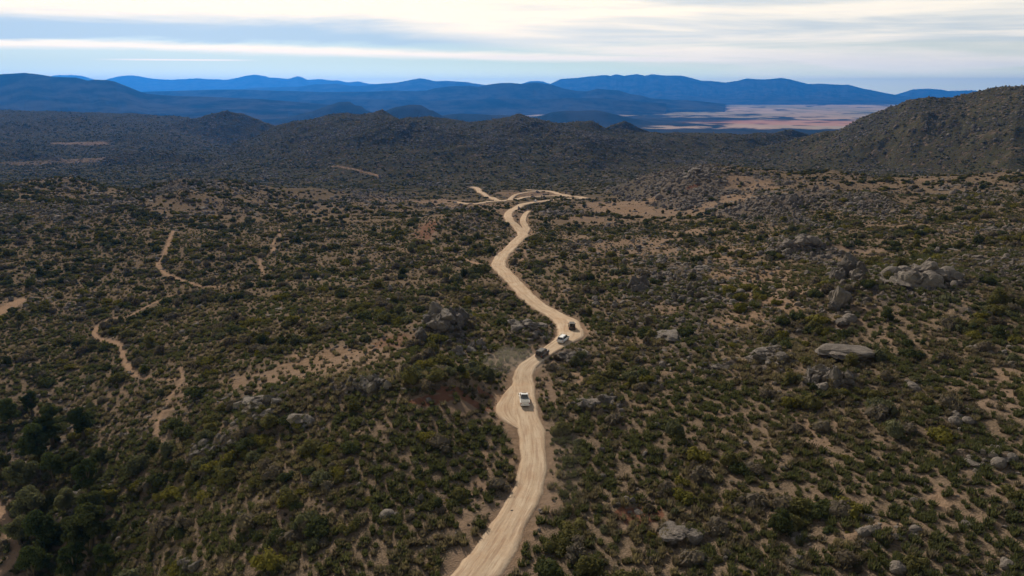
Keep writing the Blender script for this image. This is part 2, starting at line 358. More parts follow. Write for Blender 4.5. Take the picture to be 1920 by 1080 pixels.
drop = .10 + YY * .0011
Zg = Zg * (1 - wgt) + (ROADZ - drop * (1 - sst(0, 2.5, DR))) * wgt
track_lines = []
for P in tracks:
    S = lay([(a_, b_, c_ * (.72 if c_ < 1.9 else .8)) for a_, b_, c_ in P]); track_lines.append(S)
    for k in range(len(S)):
        x, y, hw = S[k]; a, b = near_window(x, y, 12)
        d = np.hypot(XX[a, b] - x, YY[a, b] - y) - hw
        DTK[a, b] = np.minimum(DTK[a, b], d)

# ------------------------------------------------------------------ masks on the ground
BARE = np.zeros_like(Zg); ROCK = np.zeros_like(Zg); RED = np.zeros_like(Zg)
def blob(G, px, py, rx, ry, s, edge=1.0):
    """soft patch on the ground that shows rx, ry picture units wide"""
    x, y = pick(px, py); x1, _ = pick(px + rx, py); ya = pick(px, py + ry)[1]; yb = pick(px, max(py - ry, 200))[1]
    ax = abs(x1 - x) if abs(_ - y) < .25 * y else rx / F * y * 1.02
    ax = rx / F * math.hypot(y, H) ; ay = min(abs(yb - ya) / 2, .35 * y)
    a, b = near_window(x, y, min(2.2 * max(ax, ay), .75 * y))
    dx = (XX[a, b] - x) / ax; dy = (YY[a, b] - y) / ay
    r = np.sqrt(dx * dx + dy * dy) + .45 * perlin(XX[a, b] / (ax * .5), YY[a, b] / (ay * .5), 77) + .22 * perlin(XX[a, b] / 3.0, YY[a, b] / 5.0, 78)
    G[a, b] = np.maximum(G[a, b], s * (1 - sst(.65, 1.15, r)))
bare_list = [(870, 742, 74, 11, 1), (800, 752, 44, 10, 1), (600, 682, 120, 27, 1), (500, 702, 80, 16, 1), (680, 668, 60, 16, 1), (735, 640, 44, 18, .55), (770, 612, 30, 10, .35), (1165, 388, 62, 12, 1), (1110, 384, 35, 6, 1), (1230, 400, 50, 8, .9), (1190, 457, 110, 10, .95), (1290, 436, 60, 8, .9),
             (1130, 472, 60, 8, .8), (1075, 447, 35, 7, .9), (1210, 476, 90, 9, .8), (870, 385, 90, 5, .9), (820, 379, 60, 4, .9), (1000, 364, 70, 6, 1), (1400, 345, 45, 16, .9), (1385, 372, 40, 9, .9), (1330, 385, 40, 8, .8),
             (1400, 520, 80, 22, .75), (1445, 560, 75, 28, .8), (1390, 600, 60, 22, .7), (1250, 580, 40, 12, .7), (1340, 470, 70, 12, .6), (1600, 470, 60, 10, .6), (420, 716, 70, 8, .5), (330, 745, 26, 28, .8), (300, 775, 30, 20, .7),
             (875, 768, 95, 16, .85), (945, 752, 24, 22, 1), (930, 730, 20, 12, .8), (760, 800, 90, 10, .6), (900, 900, 24, 60, .6), (1045, 820, 12, 50, .5), (1030, 730, 16, 40, .7), (1190, 975, 55, 22, .8), (1150, 800, 50, 15, .4),
             (150, 268, 55, 3, 1), (60, 305, 60, 6, .5), (165, 300, 50, 6, .6), (800, 432, 26, 26, .7), (700, 470, 70, 10, .4), (420, 800, 25, 25, .4), (1300, 770, 60, 14, .4), (1400, 860, 90, 20, .35), (1500, 940, 90, 20, .4), (1650, 1000, 90, 25, .45), (1230, 760, 50, 14, .5), (1350, 810, 70, 16, .5), (1530, 800, 70, 14, .45), (440, 860, 50, 16, .5), (520, 960, 60, 20, .45), (700, 960, 50, 16, .4), (640, 560, 60, 10, .4), (480, 600, 60, 10, .35), (210, 740, 40, 16, .45), (1850, 760, 40, 14, .5), (1600, 600, 60, 14, .4),
             (1040, 900, 16, 40, .4), (1700, 830, 80, 18, .35), (600, 900, 80, 20, .35), (300, 920, 60, 20, .3), (860, 960, 30, 60, .5), (1250, 700, 60, 12, .4), (1180, 640, 40, 10, .5), (15, 570, 30, 14, .7), (10, 990, 20, 40, .9),
             (950, 395, 40, 6, .5), (1300, 400, 120, 10, .5), (720, 380, 50, 8, .5), (1100, 410, 60, 6, .6), (1700, 400, 70, 10, .4), (1050, 545, 30, 20, .5), (860, 520, 60, 10, .3), (1000, 610, 30, 8, .5), (1150, 560, 40, 10, .3)]
for q in bare_list: blob(BARE, *q)
for q in [(870, 742, 70, 9, 1.0), (800, 752, 40, 8, 1.0), (1195, 968, 45, 20, .8), (735, 640, 40, 16, .5), (800, 432, 22, 22, .6), (1290, 860, 30, 10, .3), (60, 1000, 20, 20, .4), (1420, 570, 60, 20, .35), (1300, 350, 16, 5, .8), (1100, 500, 20, 30, .3)]: blob(RED, *q)
rock_list = [(835, 610, 55, 26, 1), (1000, 615, 45, 12, .9), (1075, 668, 34, 14, 1), (1205, 540, 30, 12, .8), (1255, 632, 34, 7, .8), (1580, 670, 55, 8, .9), (1500, 460, 60, 22, 1), (1305, 330, 75, 22, 1), (1220, 340, 70, 20, .8), (1480, 385, 60, 24, .9),
             (1625, 385, 60, 22, .8), (1700, 530, 95, 34, .85), (1590, 545, 50, 22, .8), (1570, 600, 40, 20, .7), (1440, 675, 50, 24, .9), (1550, 712, 60, 22, .9), (1850, 860, 60, 24, .7), (1275, 1003, 40, 16, .9), (1160, 950, 30, 14, .6), (490, 765, 60, 26, .8),
             (400, 835, 60, 18, .7), (640, 725, 60, 18, .7), (150, 950, 60, 60, .7), (1120, 760, 60, 18, .8), (700, 730, 60, 14, .6), (340, 345, 60, 10, .7), (130, 350, 60, 16, .4), (700, 380, 70, 14, .7), (880, 420, 60, 18, .5), (260, 700, 40, 20, .3), (1820, 370, 90, 12, .4),
             (1340, 690, 44, 14, .85), (1220, 715, 34, 12, .7), (1390, 560, 70, 18, .6), (1800, 780, 50, 16, .6), (690, 724, 60, 14, .9), (400, 835, 60, 18, .9), (562, 790, 24, 14, .8), (1650, 1000, 60, 20, .6), (1800, 470, 70, 14, .4), (430, 395, 90, 14, .4), (30, 440, 50, 40, .4), (1240, 700, 40, 14, .5)]
for q in rock_list: blob(ROCK, *q)
ROCK = np.maximum(ROCK, sst(.15, .6, fbm(XX, YY, 70, 3, 60) + .35 * rough_far - .12) * .7 * sst(1200, 1000, YY) if False else ROCK)
nR = fbm(XX, YY, 120, 3, 61)
ROCK = np.maximum(ROCK, sst(.10, .45, nR + .12 * sst(.05, .4, TT)) * .75 * sst(-.5, .4, n_rid))
ROCK = np.maximum(ROCK, rough_far * hill * sst(.0, .7, n_spur + nR * .6) * .9)
ROCK = np.maximum(ROCK, .5 * sst(.50, .60, TT) * sst(1050, 1200, YY) * farw * sst(-.35, .3, nR + .5 * n_rid))
ROCK *= 1 - .85 * np.clip(BARE, 0, 1)
bn = fbm(XX, YY, 34, 3, 70) * .65 + fbm(XX, YY, 7, 2, 71) * .35
rightw = sst(-.05, .25, TT) * sst(2000, 700, YY)
BARE = np.maximum(BARE, sst(.12, .55, bn + .10 * rightw) * (.55 + .3 * rightw) * (1 - sst(900, 1600, YY) * .7))
BARE = np.maximum(BARE, (1 - sst(-.5, 4.5, DR + 3.5 * n_detail + 2.0 * perlin(XX / 5.0, YY / 5.0, 97))) * .8 * sst(1200, 900, YY))
BARE = np.maximum(BARE, 1 - sst(-.2, 1.1, DTK + .9 * n_detail + .5 * perlin(XX / 1.7, YY / 1.7, 99)))
BARE = np.maximum(BARE, .06 * sst(.40, .52, TT) * sst(1020, 1150, YY) * farw * (YY < 1700))
TRACK = 1 - sst(-.35, .35, DTK + .25 * perlin(XX / 2.1, YY / 2.1, 98))
blob(TRACK, 944, 756, 22, 30, .9); blob(TRACK, 1102, 618, 10, 6, .6); blob(BARE, 942, 756, 32, 36, 1)
for q in [(795, 750, 24, 8), (830, 746, 26, 8), (868, 742, 26, 8), (905, 737, 24, 7)]: blob(BARE, *q, 1); blob(RED, *q, 1)
# micro relief under the plants, not on the road
Zg += farw * (1 - sst(1.5, 0.2, DR)) * (perlin(XX / 2.3, YY / 2.3, 90) * .14 + ROCK * np.maximum(1 - 2.2 * np.abs(perlin(XX / 5.5, YY / 5.5, 91)), 0) * 1.3 * sst(1600, 300, YY))

# ------------------------------------------------------------------ materials of the land
def pbsdf(name, rough=.9, spec=.2):
    m_ = bpy.data.materials.new(name); m_.use_nodes = True; q = NT(m_.node_tree)
    o = q.n('ShaderNodeOutputMaterial'); b = q.n('ShaderNodeBsdfPrincipled'); q.nt.links.new(b.outputs[0], o.inputs[0])
    b.inputs['Roughness'].default_value = rough; b.inputs['Specular IOR Level'].default_value = spec
    return m_, q, b
M_ground, q, b = pbsdf('scrubland', .95, 0)
geo = q.n('ShaderNodeNewGeometry'); pos = geo.outputs['Position']
at = q.n('ShaderNodeAttribute', attribute_name='mask'); sp = q.n('ShaderNodeSeparateColor'); q.nt.links.new(at.outputs['Color'], sp.inputs[0])
bare, rock, red = sp.outputs[0], sp.outputs[1], sp.outputs[2]
at2 = q.n('ShaderNodeAttribute', attribute_name='mask2'); sp2 = q.n('ShaderNodeSeparateColor'); q.nt.links.new(at2.outputs['Color'], sp2.inputs[0])
trk, farv, plain = sp2.outputs[0], sp2.outputs[1], sp2.outputs[2]
nA = q.noise(pos, .05, 5, .6); nB = q.noise(pos, .6, 5, .65); nC = q.noise(pos, 3.5, 3, .6)
soil = q.mix(q.ramp(nB, .3, .7), rgb(.160, .106, .068), rgb(.245, .166, .112))
soil = q.mix(q.ramp(nA, .35, .65), soil, rgb(.205, .146, .105))
litter = q.mix(q.ramp(nC, .35, .65), rgb(.110, .082, .056), rgb(.20, .145, .100))
col = q.mix(q.ramp(q.m('ADD', bare, q.m('MULTIPLY', q.m('SUBTRACT', nB, .5), .9)), .25, .65), litter, soil)
rockc = q.mix(q.ramp(nC, .3, .7), rgb(.060, .050, .044), rgb(.155, .130, .110))
col = q.mix(q.m('MULTIPLY', q.ramp(q.m('ADD', rock, q.m('MULTIPLY', q.m('SUBTRACT', nB, .5), 1.3)), .45, .8), .75), col, rockc)
col = q.mix(q.m('MULTIPLY', q.ramp(red, .2, .8), .8), col, q.mix(nB, rgb(.10, .036, .022), rgb(.19, .085, .05)))
col = q.mix(q.m('MULTIPLY', trk, .8), col, rgb(.33, .215, .14))
# vegetation too far away to be built plant by plant
vor = q.n('ShaderNodeTexVoronoi'); q.put(vor.inputs['Vector'], pos); vor.inputs['Scale'].default_value = .16
vg = q.m('ADD', q.m('MULTIPLY', q.noise(pos, .09, 5, .7), .9), q.m('MULTIPLY', vor.outputs['Distance'], -.18))
vegc = q.mix(q.noise(pos, .012, 3), rgb(.028, .031, .013), rgb(.056, .054, .026))
vmask = q.ramp(vg, .20, .36)
col = q.mix(q.m('MULTIPLY', q.m('MULTIPLY', farv, q.m('SUBTRACT', 1.0, q.m('MULTIPLY', bare, .95), clamp=True)), vmask), col, vegc)
# the plain: scrub, tan flats, red and green fields
mp = q.n('ShaderNodeMapping'); q.put(mp.inputs['Vector'], pos); mp.inputs['Scale'].default_value = (.00042, .00016, 0); mp.inputs['Rotation'].default_value = (0, 0, .12)
pn = q.noise(mp.outputs[0], 1.6, 4, .6); pn2 = q.noise(mp.outputs[0], 5.0, 3, .6)
fv = q.n('ShaderNodeTexVoronoi', distance='MANHATTAN'); mp2 = q.n('ShaderNodeMapping'); q.put(mp2.inputs['Vector'], pos); mp2.inputs['Scale'].default_value = (.0011, .0006, 0); mp2.inputs['Rotation'].default_value = (0, 0, .2)
q.put(fv.inputs['Vector'], mp2.outputs[0]); fv.inputs['Scale'].default_value = 1.0
scrub = q.mix(q.ramp(pn2, .35, .65), rgb(.020, .026, .018), rgb(.045, .042, .030))
flat = q.mix(q.ramp(pn, .35, .62), rgb(.50, .35, .25), rgb(.28, .24, .16))
flat = q.mix(q.m('MULTIPLY', q.ramp(fv.outputs['Color'], .3, .9), .6), flat, q.mix(q.ramp(pn2, .4, .6), rgb(.10, .12, .06), rgb(.46, .36, .27)))
pcol = q.mix(q.ramp(q.m('ADD', bare, q.m('MULTIPLY', q.m('SUBTRACT', pn2, .5), 1.0)), .3, .6), scrub, flat)
pcol = q.mix(q.m('MULTIPLY', q.ramp(red, .1, .9), .85), pcol, q.mix(pn2, rgb(.55, .24, .16), rgb(.48, .29, .20)))
col = q.mix(plain, col, pcol)
q.put(b.inputs['Base Color'], col)
bmp = q.n('ShaderNodeBump'); bmp.inputs['Strength'].default_value = .9; bmp.inputs['Distance'].default_value = .5
q.put(bmp.inputs['Height'], q.m('ADD', nB, q.m('MULTIPLY', nC, .5)))
bmp2 = q.n('ShaderNodeBump'); q.put(bmp2.inputs['Strength'], q.m('MULTIPLY', farv, .95)); bmp2.inputs['Distance'].default_value = 4.0
q.put(bmp2.inputs['Height'], vmask); q.nt.links.new(bmp.outputs[0], bmp2.inputs['Normal'])
q.nt.links.new(bmp2.outputs[0], b.inputs['Normal'])

# plain masks
pl = sst(3600, 4600, YY)
def pxpy(x, y, z):
    dz = z - H; dep = y * cP - dz * sP; up = y * sP + dz * cP
    return 960 + F * x / dep, 540 - F * up / dep
PX, PY = pxpy(XX, YY, Zg)
def band(cx_, cy_, rx, ry): return np.exp(-(((PX - cx_) / rx) ** 2 + ((PY - cy_) / ry) ** 2))
pb = np.clip(band(1560, 206, 230, 19) * 1.3 + band(1480, 236, 190, 6) + band(950, 206, 150, 6) * 1.7 + band(1150, 200, 180, 6) * .7 + band(1260, 240, 90, 3) * .5 + band(1050, 217, 80, 2) * .7 + band(1250, 214, 120, 5) * .5, 0, 1)
pr = np.clip(band(1450, 229, 150, 4.2) * 1.1 + band(1560, 233, 110, 4) + band(1560, 213, 120, 2) * .35, 0, 1)
fn = .72 + 1.0 * fbm(PX / 60, PY / 2.6, 1, 4, 120); pb = np.clip(pb * fn + .18 * (fn - .4), 0, .92) * sst(-222, -232, Zg); pr = pr * np.clip(fn * 1.2, 0, 1)
BARE = np.where(pl > .5, pb, BARE); RED = np.where(pl > .5, pr, RED)
ix = np.arange(NY * NT_).reshape(NY, NT_)
quads = np.stack([ix[:-1, :-1], ix[:-1, 1:], ix[1:, 1:], ix[1:, :-1]], -1).reshape(-1, 4)
ground = mesh_np('ground', np.stack([XX, YY, Zg], -1).reshape(-1, 3), quads, [M_ground])
FARV = sst(450, 1000, YY) * .90
for nm, ch in (('mask', (BARE, ROCK, RED)), ('mask2', (TRACK, FARV, pl))):
    a = ground.data.color_attributes.new(nm, 'FLOAT_COLOR', 'POINT')
    arr = np.ones((NY * NT_, 4), np.float32)
    for i in range(3): arr[:, i] = ch[i].ravel()
    a.data.foreach_set('color', arr.ravel())
tag(ground, 'rolling dry scrub ground running out to a flat plain', 'ground', kind='structure')
del quads

# ------------------------------------------------------------------ far mountains
def mountain_mat(name, c1, c2):
    m_, q, b = pbsdf(name, .95, 0); g = q.n('ShaderNodeNewGeometry')
    n = q.noise(g.outputs['Position'], .0022, 6, .65); q.put(b.inputs['Base Color'], q.mix(q.ramp(n, .35, .65), c1, c2)); return m_
M_mtn = mountain_mat('mountain_slope', rgb(.010, .013, .010), rgb(.050, .046, .038))
def range_(name, label, pts, wf, wb, zb=-262, rav=.30, seed=0, px_step=1.1):
    p = np.array(pts, float); tt, ss = slopes(p[:, 0], p[:, 1]); zc = H + ss * p[:, 2]
    # resample along the crest with real small-scale jaggedness
    n = max(40, int((p[-1, 0] - p[0, 0]) / px_step)); tq = np.linspace(tt[0], tt[-1], n)
    z = np.interp(tq, tt, zc); y = np.interp(tq, tt, p[:, 2])
    k = np.array([1, 2, 1]) / 4; z = np.convolve(np.pad(z, 1, mode='edge'), k, 'valid')
    s = tq * y
    z = z + (fbm(s, s * 0 + seed, 900, 4, seed, .6)) * y * .0008
    rows = 56; w = np.linspace(-1, 1, rows); w = np.sign(w) * np.abs(w) ** 1.25
    S, Wd = np.meshgrid(s, w); zz = np.tile(z, (rows, 1)); yy_ = np.tile(y, (rows, 1))
    hgt = zz - zb; aw = np.abs(Wd)
    Yv = yy_ + np.where(Wd < 0, Wd * wf, Wd * wb)
    r1 = fbm(S, Yv, 1500, 5, seed + 3, .55, True); r2 = fbm(S + 300 * Wd, Yv * .35, 700, 4, seed + 5, .5, True)
    prof = (1 - aw) ** 1.15
    Zv = zb + hgt * prof * (1 - rav * aw * 2.2 * (1 - aw) * (1 + .8 * r1 + 1.1 * r2)) + hgt * .13 * r1 * aw * (1 - aw) * 3
    # keep the silhouette: nothing may rise above the crest line seen from afar
    Xv = np.tile(tq, (rows, 1)) * Yv
    V = np.stack([Xv, Yv, Zv], -1).reshape(-1, 3); ii = np.arange(rows * n).reshape(rows, n)
    Q = np.stack([ii[:-1, :-1], ii[:-1, 1:], ii[1:, 1:], ii[1:, :-1]], -1).reshape(-1, 4)
    o = mesh_np(name, V, Q, [M_mtn]); tag(o, label, 'mountains', kind='structure'); return o
def yset(P, Y_): return [(a, b_, Y_) for a, b_ in P]
range_('mountains', 'large dark blue mountain rising at the left edge', yset([(-500, 150), (-250, 142), (0, 138), (45, 135.5), (75, 139), (100, 143), (142, 144), (157, 148), (165, 150), (177, 148), (200, 149), (215, 152), (225, 156), (243, 163), (260, 170), (275, 175), (325, 179), (420, 182), (500, 186), (620, 196)], 8600), 3300, 3000, seed=3)
range_('mountains', 'palest range on the left horizon', yset([(60, 150), (100, 141), (132, 140), (155, 141.5), (172, 147), (190, 152), (205, 147), (225, 142), (248, 140), (265, 143), (285, 147), (320, 149), (345, 148), (370, 146), (400, 148), (425, 149), (447, 145), (462, 141), (478, 139), (497, 142), (505, 145), (530, 146), (540, 147.5), (550, 144), (558, 142), (566, 144), (576, 149), (600, 148), (620, 150), (635, 150), (650, 154), (672, 152), (690, 156), (712, 158), (740, 164), (800, 176)], 28000), 5000, 4000, seed=11)
range_('mountains', 'blue range with one blunt peak left of the centre', yset([(360, 176), (480, 164), (560, 162), (590, 158), (630, 156), (655, 160), (675, 161), (700, 158), (718, 156), (745, 154), (765, 150), (778, 147.5), (787, 146), (797, 147.5), (815, 152), (837, 151), (875, 153), (890, 156), (905, 158), (960, 168), (1040, 182)], 20500), 4500, 4000, seed=17)
range_('mountains', 'long low dark range across the middle distance', yset([(180, 182), (265, 172), (350, 169), (420, 167), (480, 168), (520, 170), (600, 172), (700, 171), (740, 169), (780, 171), (800, 169), (815, 165), (845, 161), (880, 160), (898, 162), (915, 158), (935, 155.5), (955, 154.5), (978, 156.5), (997, 153.5), (1012, 154), (1035, 158), (1055, 165), (1080, 170), (1100, 171), (1120, 166), (1160, 169), (1180, 175), (1205, 179), (1222, 184), (1260, 187), (1310, 189), (1360, 195)], 13000), 2300, 2600, seed=23)
range_('mountains', 'foothills below the middle range', yset([(560, 188), (640, 186), (760, 187), (830, 188), (900, 186), (960, 185), (1010, 187), (1060, 184), (1110, 183), (1150, 186), (1190, 189), (1250, 194)], 11000), 1300, 1300, seed=29)
range_('mountains', 'big long blue range right of the centre', yset([(990, 176), (1020, 163), (1035, 155), (1052, 147), (1070, 146), (1085, 145), (1100, 143), (1120, 141), (1137, 139.5), (1145, 141), (1155, 138), (1170, 141), (1195, 138), (1210, 141), (1222, 138), (1247, 141), (1277, 141), (1297, 145), (1315, 150.5), (1335, 151), (1360, 154), (1382, 151), (1400, 146), (1418, 147.5), (1435, 148), (1450, 147), (1465, 145), (1478, 147), (1490, 150), (1515, 157), (1540, 156), (1565, 158), (1590, 158), (1615, 165), (1640, 170), (1682, 178), (1760, 190)], 22500), 5200, 4500, seed=31, rav=.4)
range_('mountains', 'pale range behind the right hill', yset([(1620, 188), (1660, 180), (1685, 176), (1712, 167), (1740, 166), (1762, 167), (1777, 170), (1800, 169.5), (1820, 169), (1850, 172), (1950, 171), (2100, 173), (2500, 176)], 27000), 5000, 4500, seed=37)
range_('mountains', 'small pale peak left of the big right range', yset([(950, 164), (980, 156), (992, 152), (1005, 151), (1017, 152), (1032, 157), (1060, 164)], 28000), 5000, 4500, seed=41)

# ------------------------------------------------------------------ haze
bm = bmesh.new(); bmesh.ops.create_cube(bm, size=1.0)
for v in bm.verts: v.co = Vector((v.co.x * 106000, v.co.y * 45000 + 21500, -300 if v.co.z < 0 else 850))
M_haze = bpy.data.materials.new('haze'); M_haze.use_nodes = True; q = NT(M_haze.node_tree)
o = q.n('ShaderNodeOutputMaterial'); vv = q.n('ShaderNodeVolumePrincipled'); q.nt.links.new(vv.outputs[0], o.inputs['Volume'])
vv.inputs['Color'].default_value = (.035, .29, 1.0, 1); vv.inputs['Density'].default_value = 3.5e-5; vv.inputs['Anisotropy'].default_value = 0.4
tag(obj_bm('haze', bm, M_haze), 'thin blue haze filling the far valley', 'haze', kind='stuff')

# ------------------------------------------------------------------ roads
def road_mat(name, c1, c2, c3):
    m_, q, b = pbsdf(name, .95, 0)
    uv = q.n('ShaderNodeUVMap'); s2 = q.n('ShaderNodeSeparateXYZ'); q.nt.links.new(uv.outputs[0], s2.inputs[0]); U, V_ = s2.outputs[0], s2.outputs[1]
    g = q.n('ShaderNodeNewGeometry'); P = g.outputs['Position']
    cb = q.n('ShaderNodeCombineXYZ'); q.put(cb.inputs[0], q.m('MULTIPLY', U, 3.2)); q.put(cb.inputs[1], q.m('MULTIPLY', V_, .035))
    st = q.noise(cb.outputs[0], 1.4, 5, .65, .3)
    cb2 = q.n('ShaderNodeCombineXYZ'); q.put(cb2.inputs[0], q.m('MULTIPLY', U, 9.0)); q.put(cb2.inputs[1], q.m('MULTIPLY', V_, .11))
    st2 = q.noise(cb2.outputs[0], 1.3, 3, .6)
    n = q.noise(P, .25, 5, .6); nf = q.noise(P, 2.2, 4, .7)
    c = q.mix(q.ramp(st, .38, .62), c1, c2); c = q.mix(q.m('MULTIPLY', q.ramp(n, .42, .68), .6), c, c3)
    c = q.mix(q.m('MULTIPLY', q.ramp(st2, .48, .62), .6), c, q.mix(.6, c, rgb(.24, .14, .09)))
    c = q.mix(q.m('MULTIPLY', q.ramp(nf, .35, .65), .25), c, q.mix(.5, c, rgb(.2, .14, .10)))
    eg = q.m('ADD', q.m('ABSOLUTE', q.m('SUBTRACT', U, .5)), q.m('MULTIPLY', q.m('SUBTRACT', nf, .5), .10))
    c = q.mix(q.m('MULTIPLY', q.ramp(eg, .40, .47), .65), c, rgb(.20, .14, .10))
    q.put(b.inputs['Base Color'], c)
    bp = q.n('ShaderNodeBump'); bp.inputs['Strength'].default_value = .6; bp.inputs['Distance'].default_value = .12
    q.put(bp.inputs['Height'], q.m('ADD', st2, nf)); q.nt.links.new(bp.outputs[0], b.inputs['Normal']); return m_
M_road = road_mat('road_dirt', rgb(.46, .345, .24), rgb(.55, .43, .31), rgb(.44, .30, .195))
for nm, S, z, lab, off in road_lines:
    n = len(S); d = np.gradient(S[:, :2], axis=0); d /= np.linalg.norm(d, axis=1)[:, None] + 1e-9
    k7 = np.ones(7) / 7
    d = np.stack([np.convolve(np.pad(d[:, i], 3, mode='edge'), k7, 'valid') for i in (0, 1)], 1)
    nr = np.stack([d[:, 1], -d[:, 0]], 1); nr /= np.linalg.norm(nr, axis=1)[:, None]
    ln = np.r_[0, np.cumsum(np.hypot(*np.diff(S[:, :2], axis=0).T))]
    K_ = 11; us = np.linspace(0, 1, K_); V = np.zeros((n, K_, 3)); 
    wl = S[:, 2] * (1 + .17 * perlin(ln / 7, ln * 0 + 1, 5) + .09 * perlin(ln / 1.9, ln * 0 + 3, 6)); wr = S[:, 2] * (1 + .17 * perlin(ln / 7, ln * 0 + 9, 7) + .09 * perlin(ln / 1.9, ln * 0 + 5, 8))
    for j, u in enumerate(us):
        w_ = (u - .5) * 2; ww = np.where(w_ < 0, wl, wr) * w_
        V[:, j, 0] = S[:, 0] + nr[:, 0] * ww; V[:, j, 1] = S[:, 1] + nr[:, 1] * ww
        hgt = -.05 * abs(w_) ** 2 - (.30 + .0012 * S[:, 1] if j in (0, K_ - 1) else 0) + .03 * (1 if abs(w_) > .7 else 0) - .03 * np.exp(-((abs(w_) - .4) / .12) ** 2)
        V[:, j, 2] = z + off + hgt
    ii = np.arange(n * K_).reshape(n, K_); Q = np.stack([ii[:-1, :-1], ii[:-1, 1:], ii[1:, 1:], ii[1:, :-1]], -1).reshape(-1, 4)
    o = mesh_np(nm, V.reshape(-1, 3), Q[:, ::-1].copy(), [M_road]); uvl = o.data.uv_layers.new(name='UVMap')
    UV = np.stack([np.tile(us, n), np.repeat(ln, K_)], 1)
    lv = np.zeros(len(o.data.loops), np.int32); o.data.loops.foreach_get('vertex_index', lv)
    uvl.data.foreach_set('uv', UV[lv].astype(np.float32).ravel()); tag(o, lab, 'road', kind='structure')
main_S, main_z = road_lines[0][1], road_lines[0][2]

# ------------------------------------------------------------------ plant and rock kinds
def leaf_mat(name, c1, c2, trans=.35):
    m_ = bpy.data.materials.new(name); m_.use_nodes = True; q = NT(m_.node_tree)
    o = q.n('ShaderNodeOutputMaterial'); d = q.n('ShaderNodeBsdfDiffuse'); tr = q.n('ShaderNodeBsdfTranslucent'); mx = q.n('ShaderNodeMixShader')
    oi = q.n('ShaderNodeObjectInfo'); g = q.n('ShaderNodeNewGeometry')
    c = q.mix(oi.outputs['Random'], c1, c2)
    n = q.noise(g.outputs['Position'], 1.6, 2, .6); c = q.mix(q.m('MULTIPLY', q.ramp(n, .4, .7), .4), c, q.mix(.5, c, rgb(.10, .085, .05)))
    q.put(d.inputs[0], c); q.put(tr.inputs[0], q.mix(1.0, c, rgb(1.15, 1.15, .75), 'MULTIPLY')); mx.inputs[0].default_value = trans
    q.nt.links.new(d.outputs[0], mx.inputs[1]); q.nt.links.new(tr.outputs[0], mx.inputs[2]); q.nt.links.new(mx.outputs[0], o.inputs[0]); return m_
LM = [leaf_mat('foliage_dark_green', rgb(.042, .050, .022), rgb(.068, .078, .032)),
      leaf_mat('foliage_olive', rgb(.082, .078, .030), rgb(.124, .112, .046)),
      leaf_mat('foliage_yellow_green', rgb(.118, .110, .026), rgb(.165, .145, .036)),
      leaf_mat('foliage_grey_green', rgb(.088, .092, .052), rgb(.125, .126, .074)),
      leaf_mat('foliage_brown', rgb(.10, .080, .062), rgb(.165, .140, .112)),
      leaf_mat('foliage_oak', rgb(.038, .052, .020), rgb(.060, .076, .028), .35),
      leaf_mat('grass_dry', rgb(.15, .125, .085), rgb(.23, .19, .13)),
      leaf_mat('grass_green', rgb(.070, .078, .038), rgb(.105, .108, .056))]
def ico(sub):
    bm = bmesh.new(); bmesh.ops.create_icosphere(bm, subdivisions=sub, radius=1)
    V = np.array([v.co[:] for v in bm.verts]); Fx = np.array([[v.index for v in f.verts] for f in bm.faces]); bm.free(); return V, Fx
ICO1, ICO2, ICO3 = ico(1), ico(2), ico(3)
def leaves_on(g, centres, radii, n, size, squash=1.0, ground_cut=0.0):
    """n small leaf faces spread through and over a set of lobes"""
    w_ = np.array(radii) ** 2; k = g.choice(len(radii), n, p=w_ / w_.sum())
    d = g.normal(size=(n, 3)); d[:, 2] = np.abs(d[:, 2]) * np.where(g.random(n) < .8, 1, -.5); d /= np.linalg.norm(d, axis=1)[:, None]
    r = np.array(radii)[k] * (1.12 - np.abs(g.normal(size=n)) * .22)
    P = np.array(centres)[k] + d * r[:, None] * np.array([1, 1, squash])
    P[:, 2] = np.maximum(P[:, 2], ground_cut + .02)
    nrm = d + g.normal(size=(n, 3)) * .55; nrm /= np.linalg.norm(nrm, axis=1)[:, None]
    a = np.cross(nrm, g.normal(size=(n, 3))); a /= np.linalg.norm(a, axis=1)[:, None]; b_ = np.cross(nrm, a)
    s = size * (.6 + .8 * g.random(n))[:, None]
    V = np.stack([P - a * s, P - b_ * s * .55, P + a * s * 1.15, P + b_ * s * .6], 1).reshape(-1, 3)
    return V, np.arange(4 * n).reshape(n, 4)
def shrub_mesh(seed, lobes, spread, height, n, size, flat=1.0):
    g = np.random.default_rng(seed); cs, rs = [], []
    for i in range(lobes):
        a = g.random() * 2 * pi; r = spread * math.sqrt(g.random()) * .72 if i else 0
        rad = (.34 + .22 * g.random()) * (1.15 if i == 0 else 1)
        cs.append((cos(a) * r, sin(a) * r, rad * .55 + height * (1 - r) * g.random() * .45)); rs.append(rad)
    V, Q = leaves_on(g, cs, rs, n, size, flat)
    parts_v, parts_q, off = [V], [Q], len(V)
    for c_, r in zip(cs, rs):
        iv = ICO1[0] * (r * .86) * (1 + .22 * g.normal(size=(len(ICO1[0]), 1))) * np.array([1, 1, flat]) + np.array(c_); iv[:, 2] = np.maximum(iv[:, 2], -.12)
        f3 = ICO1[1]; f4 = np.concatenate([f3, f3[:, 2:3]], 1) + off
        parts_v.append(iv); parts_q.append(f4); off += len(iv)
    return np.concatenate(parts_v), np.concatenate(parts_q)
def faces_list(Q): return [tuple(r[:3]) if r[2] == r[3] else tuple(r) for r in Q.tolist()]
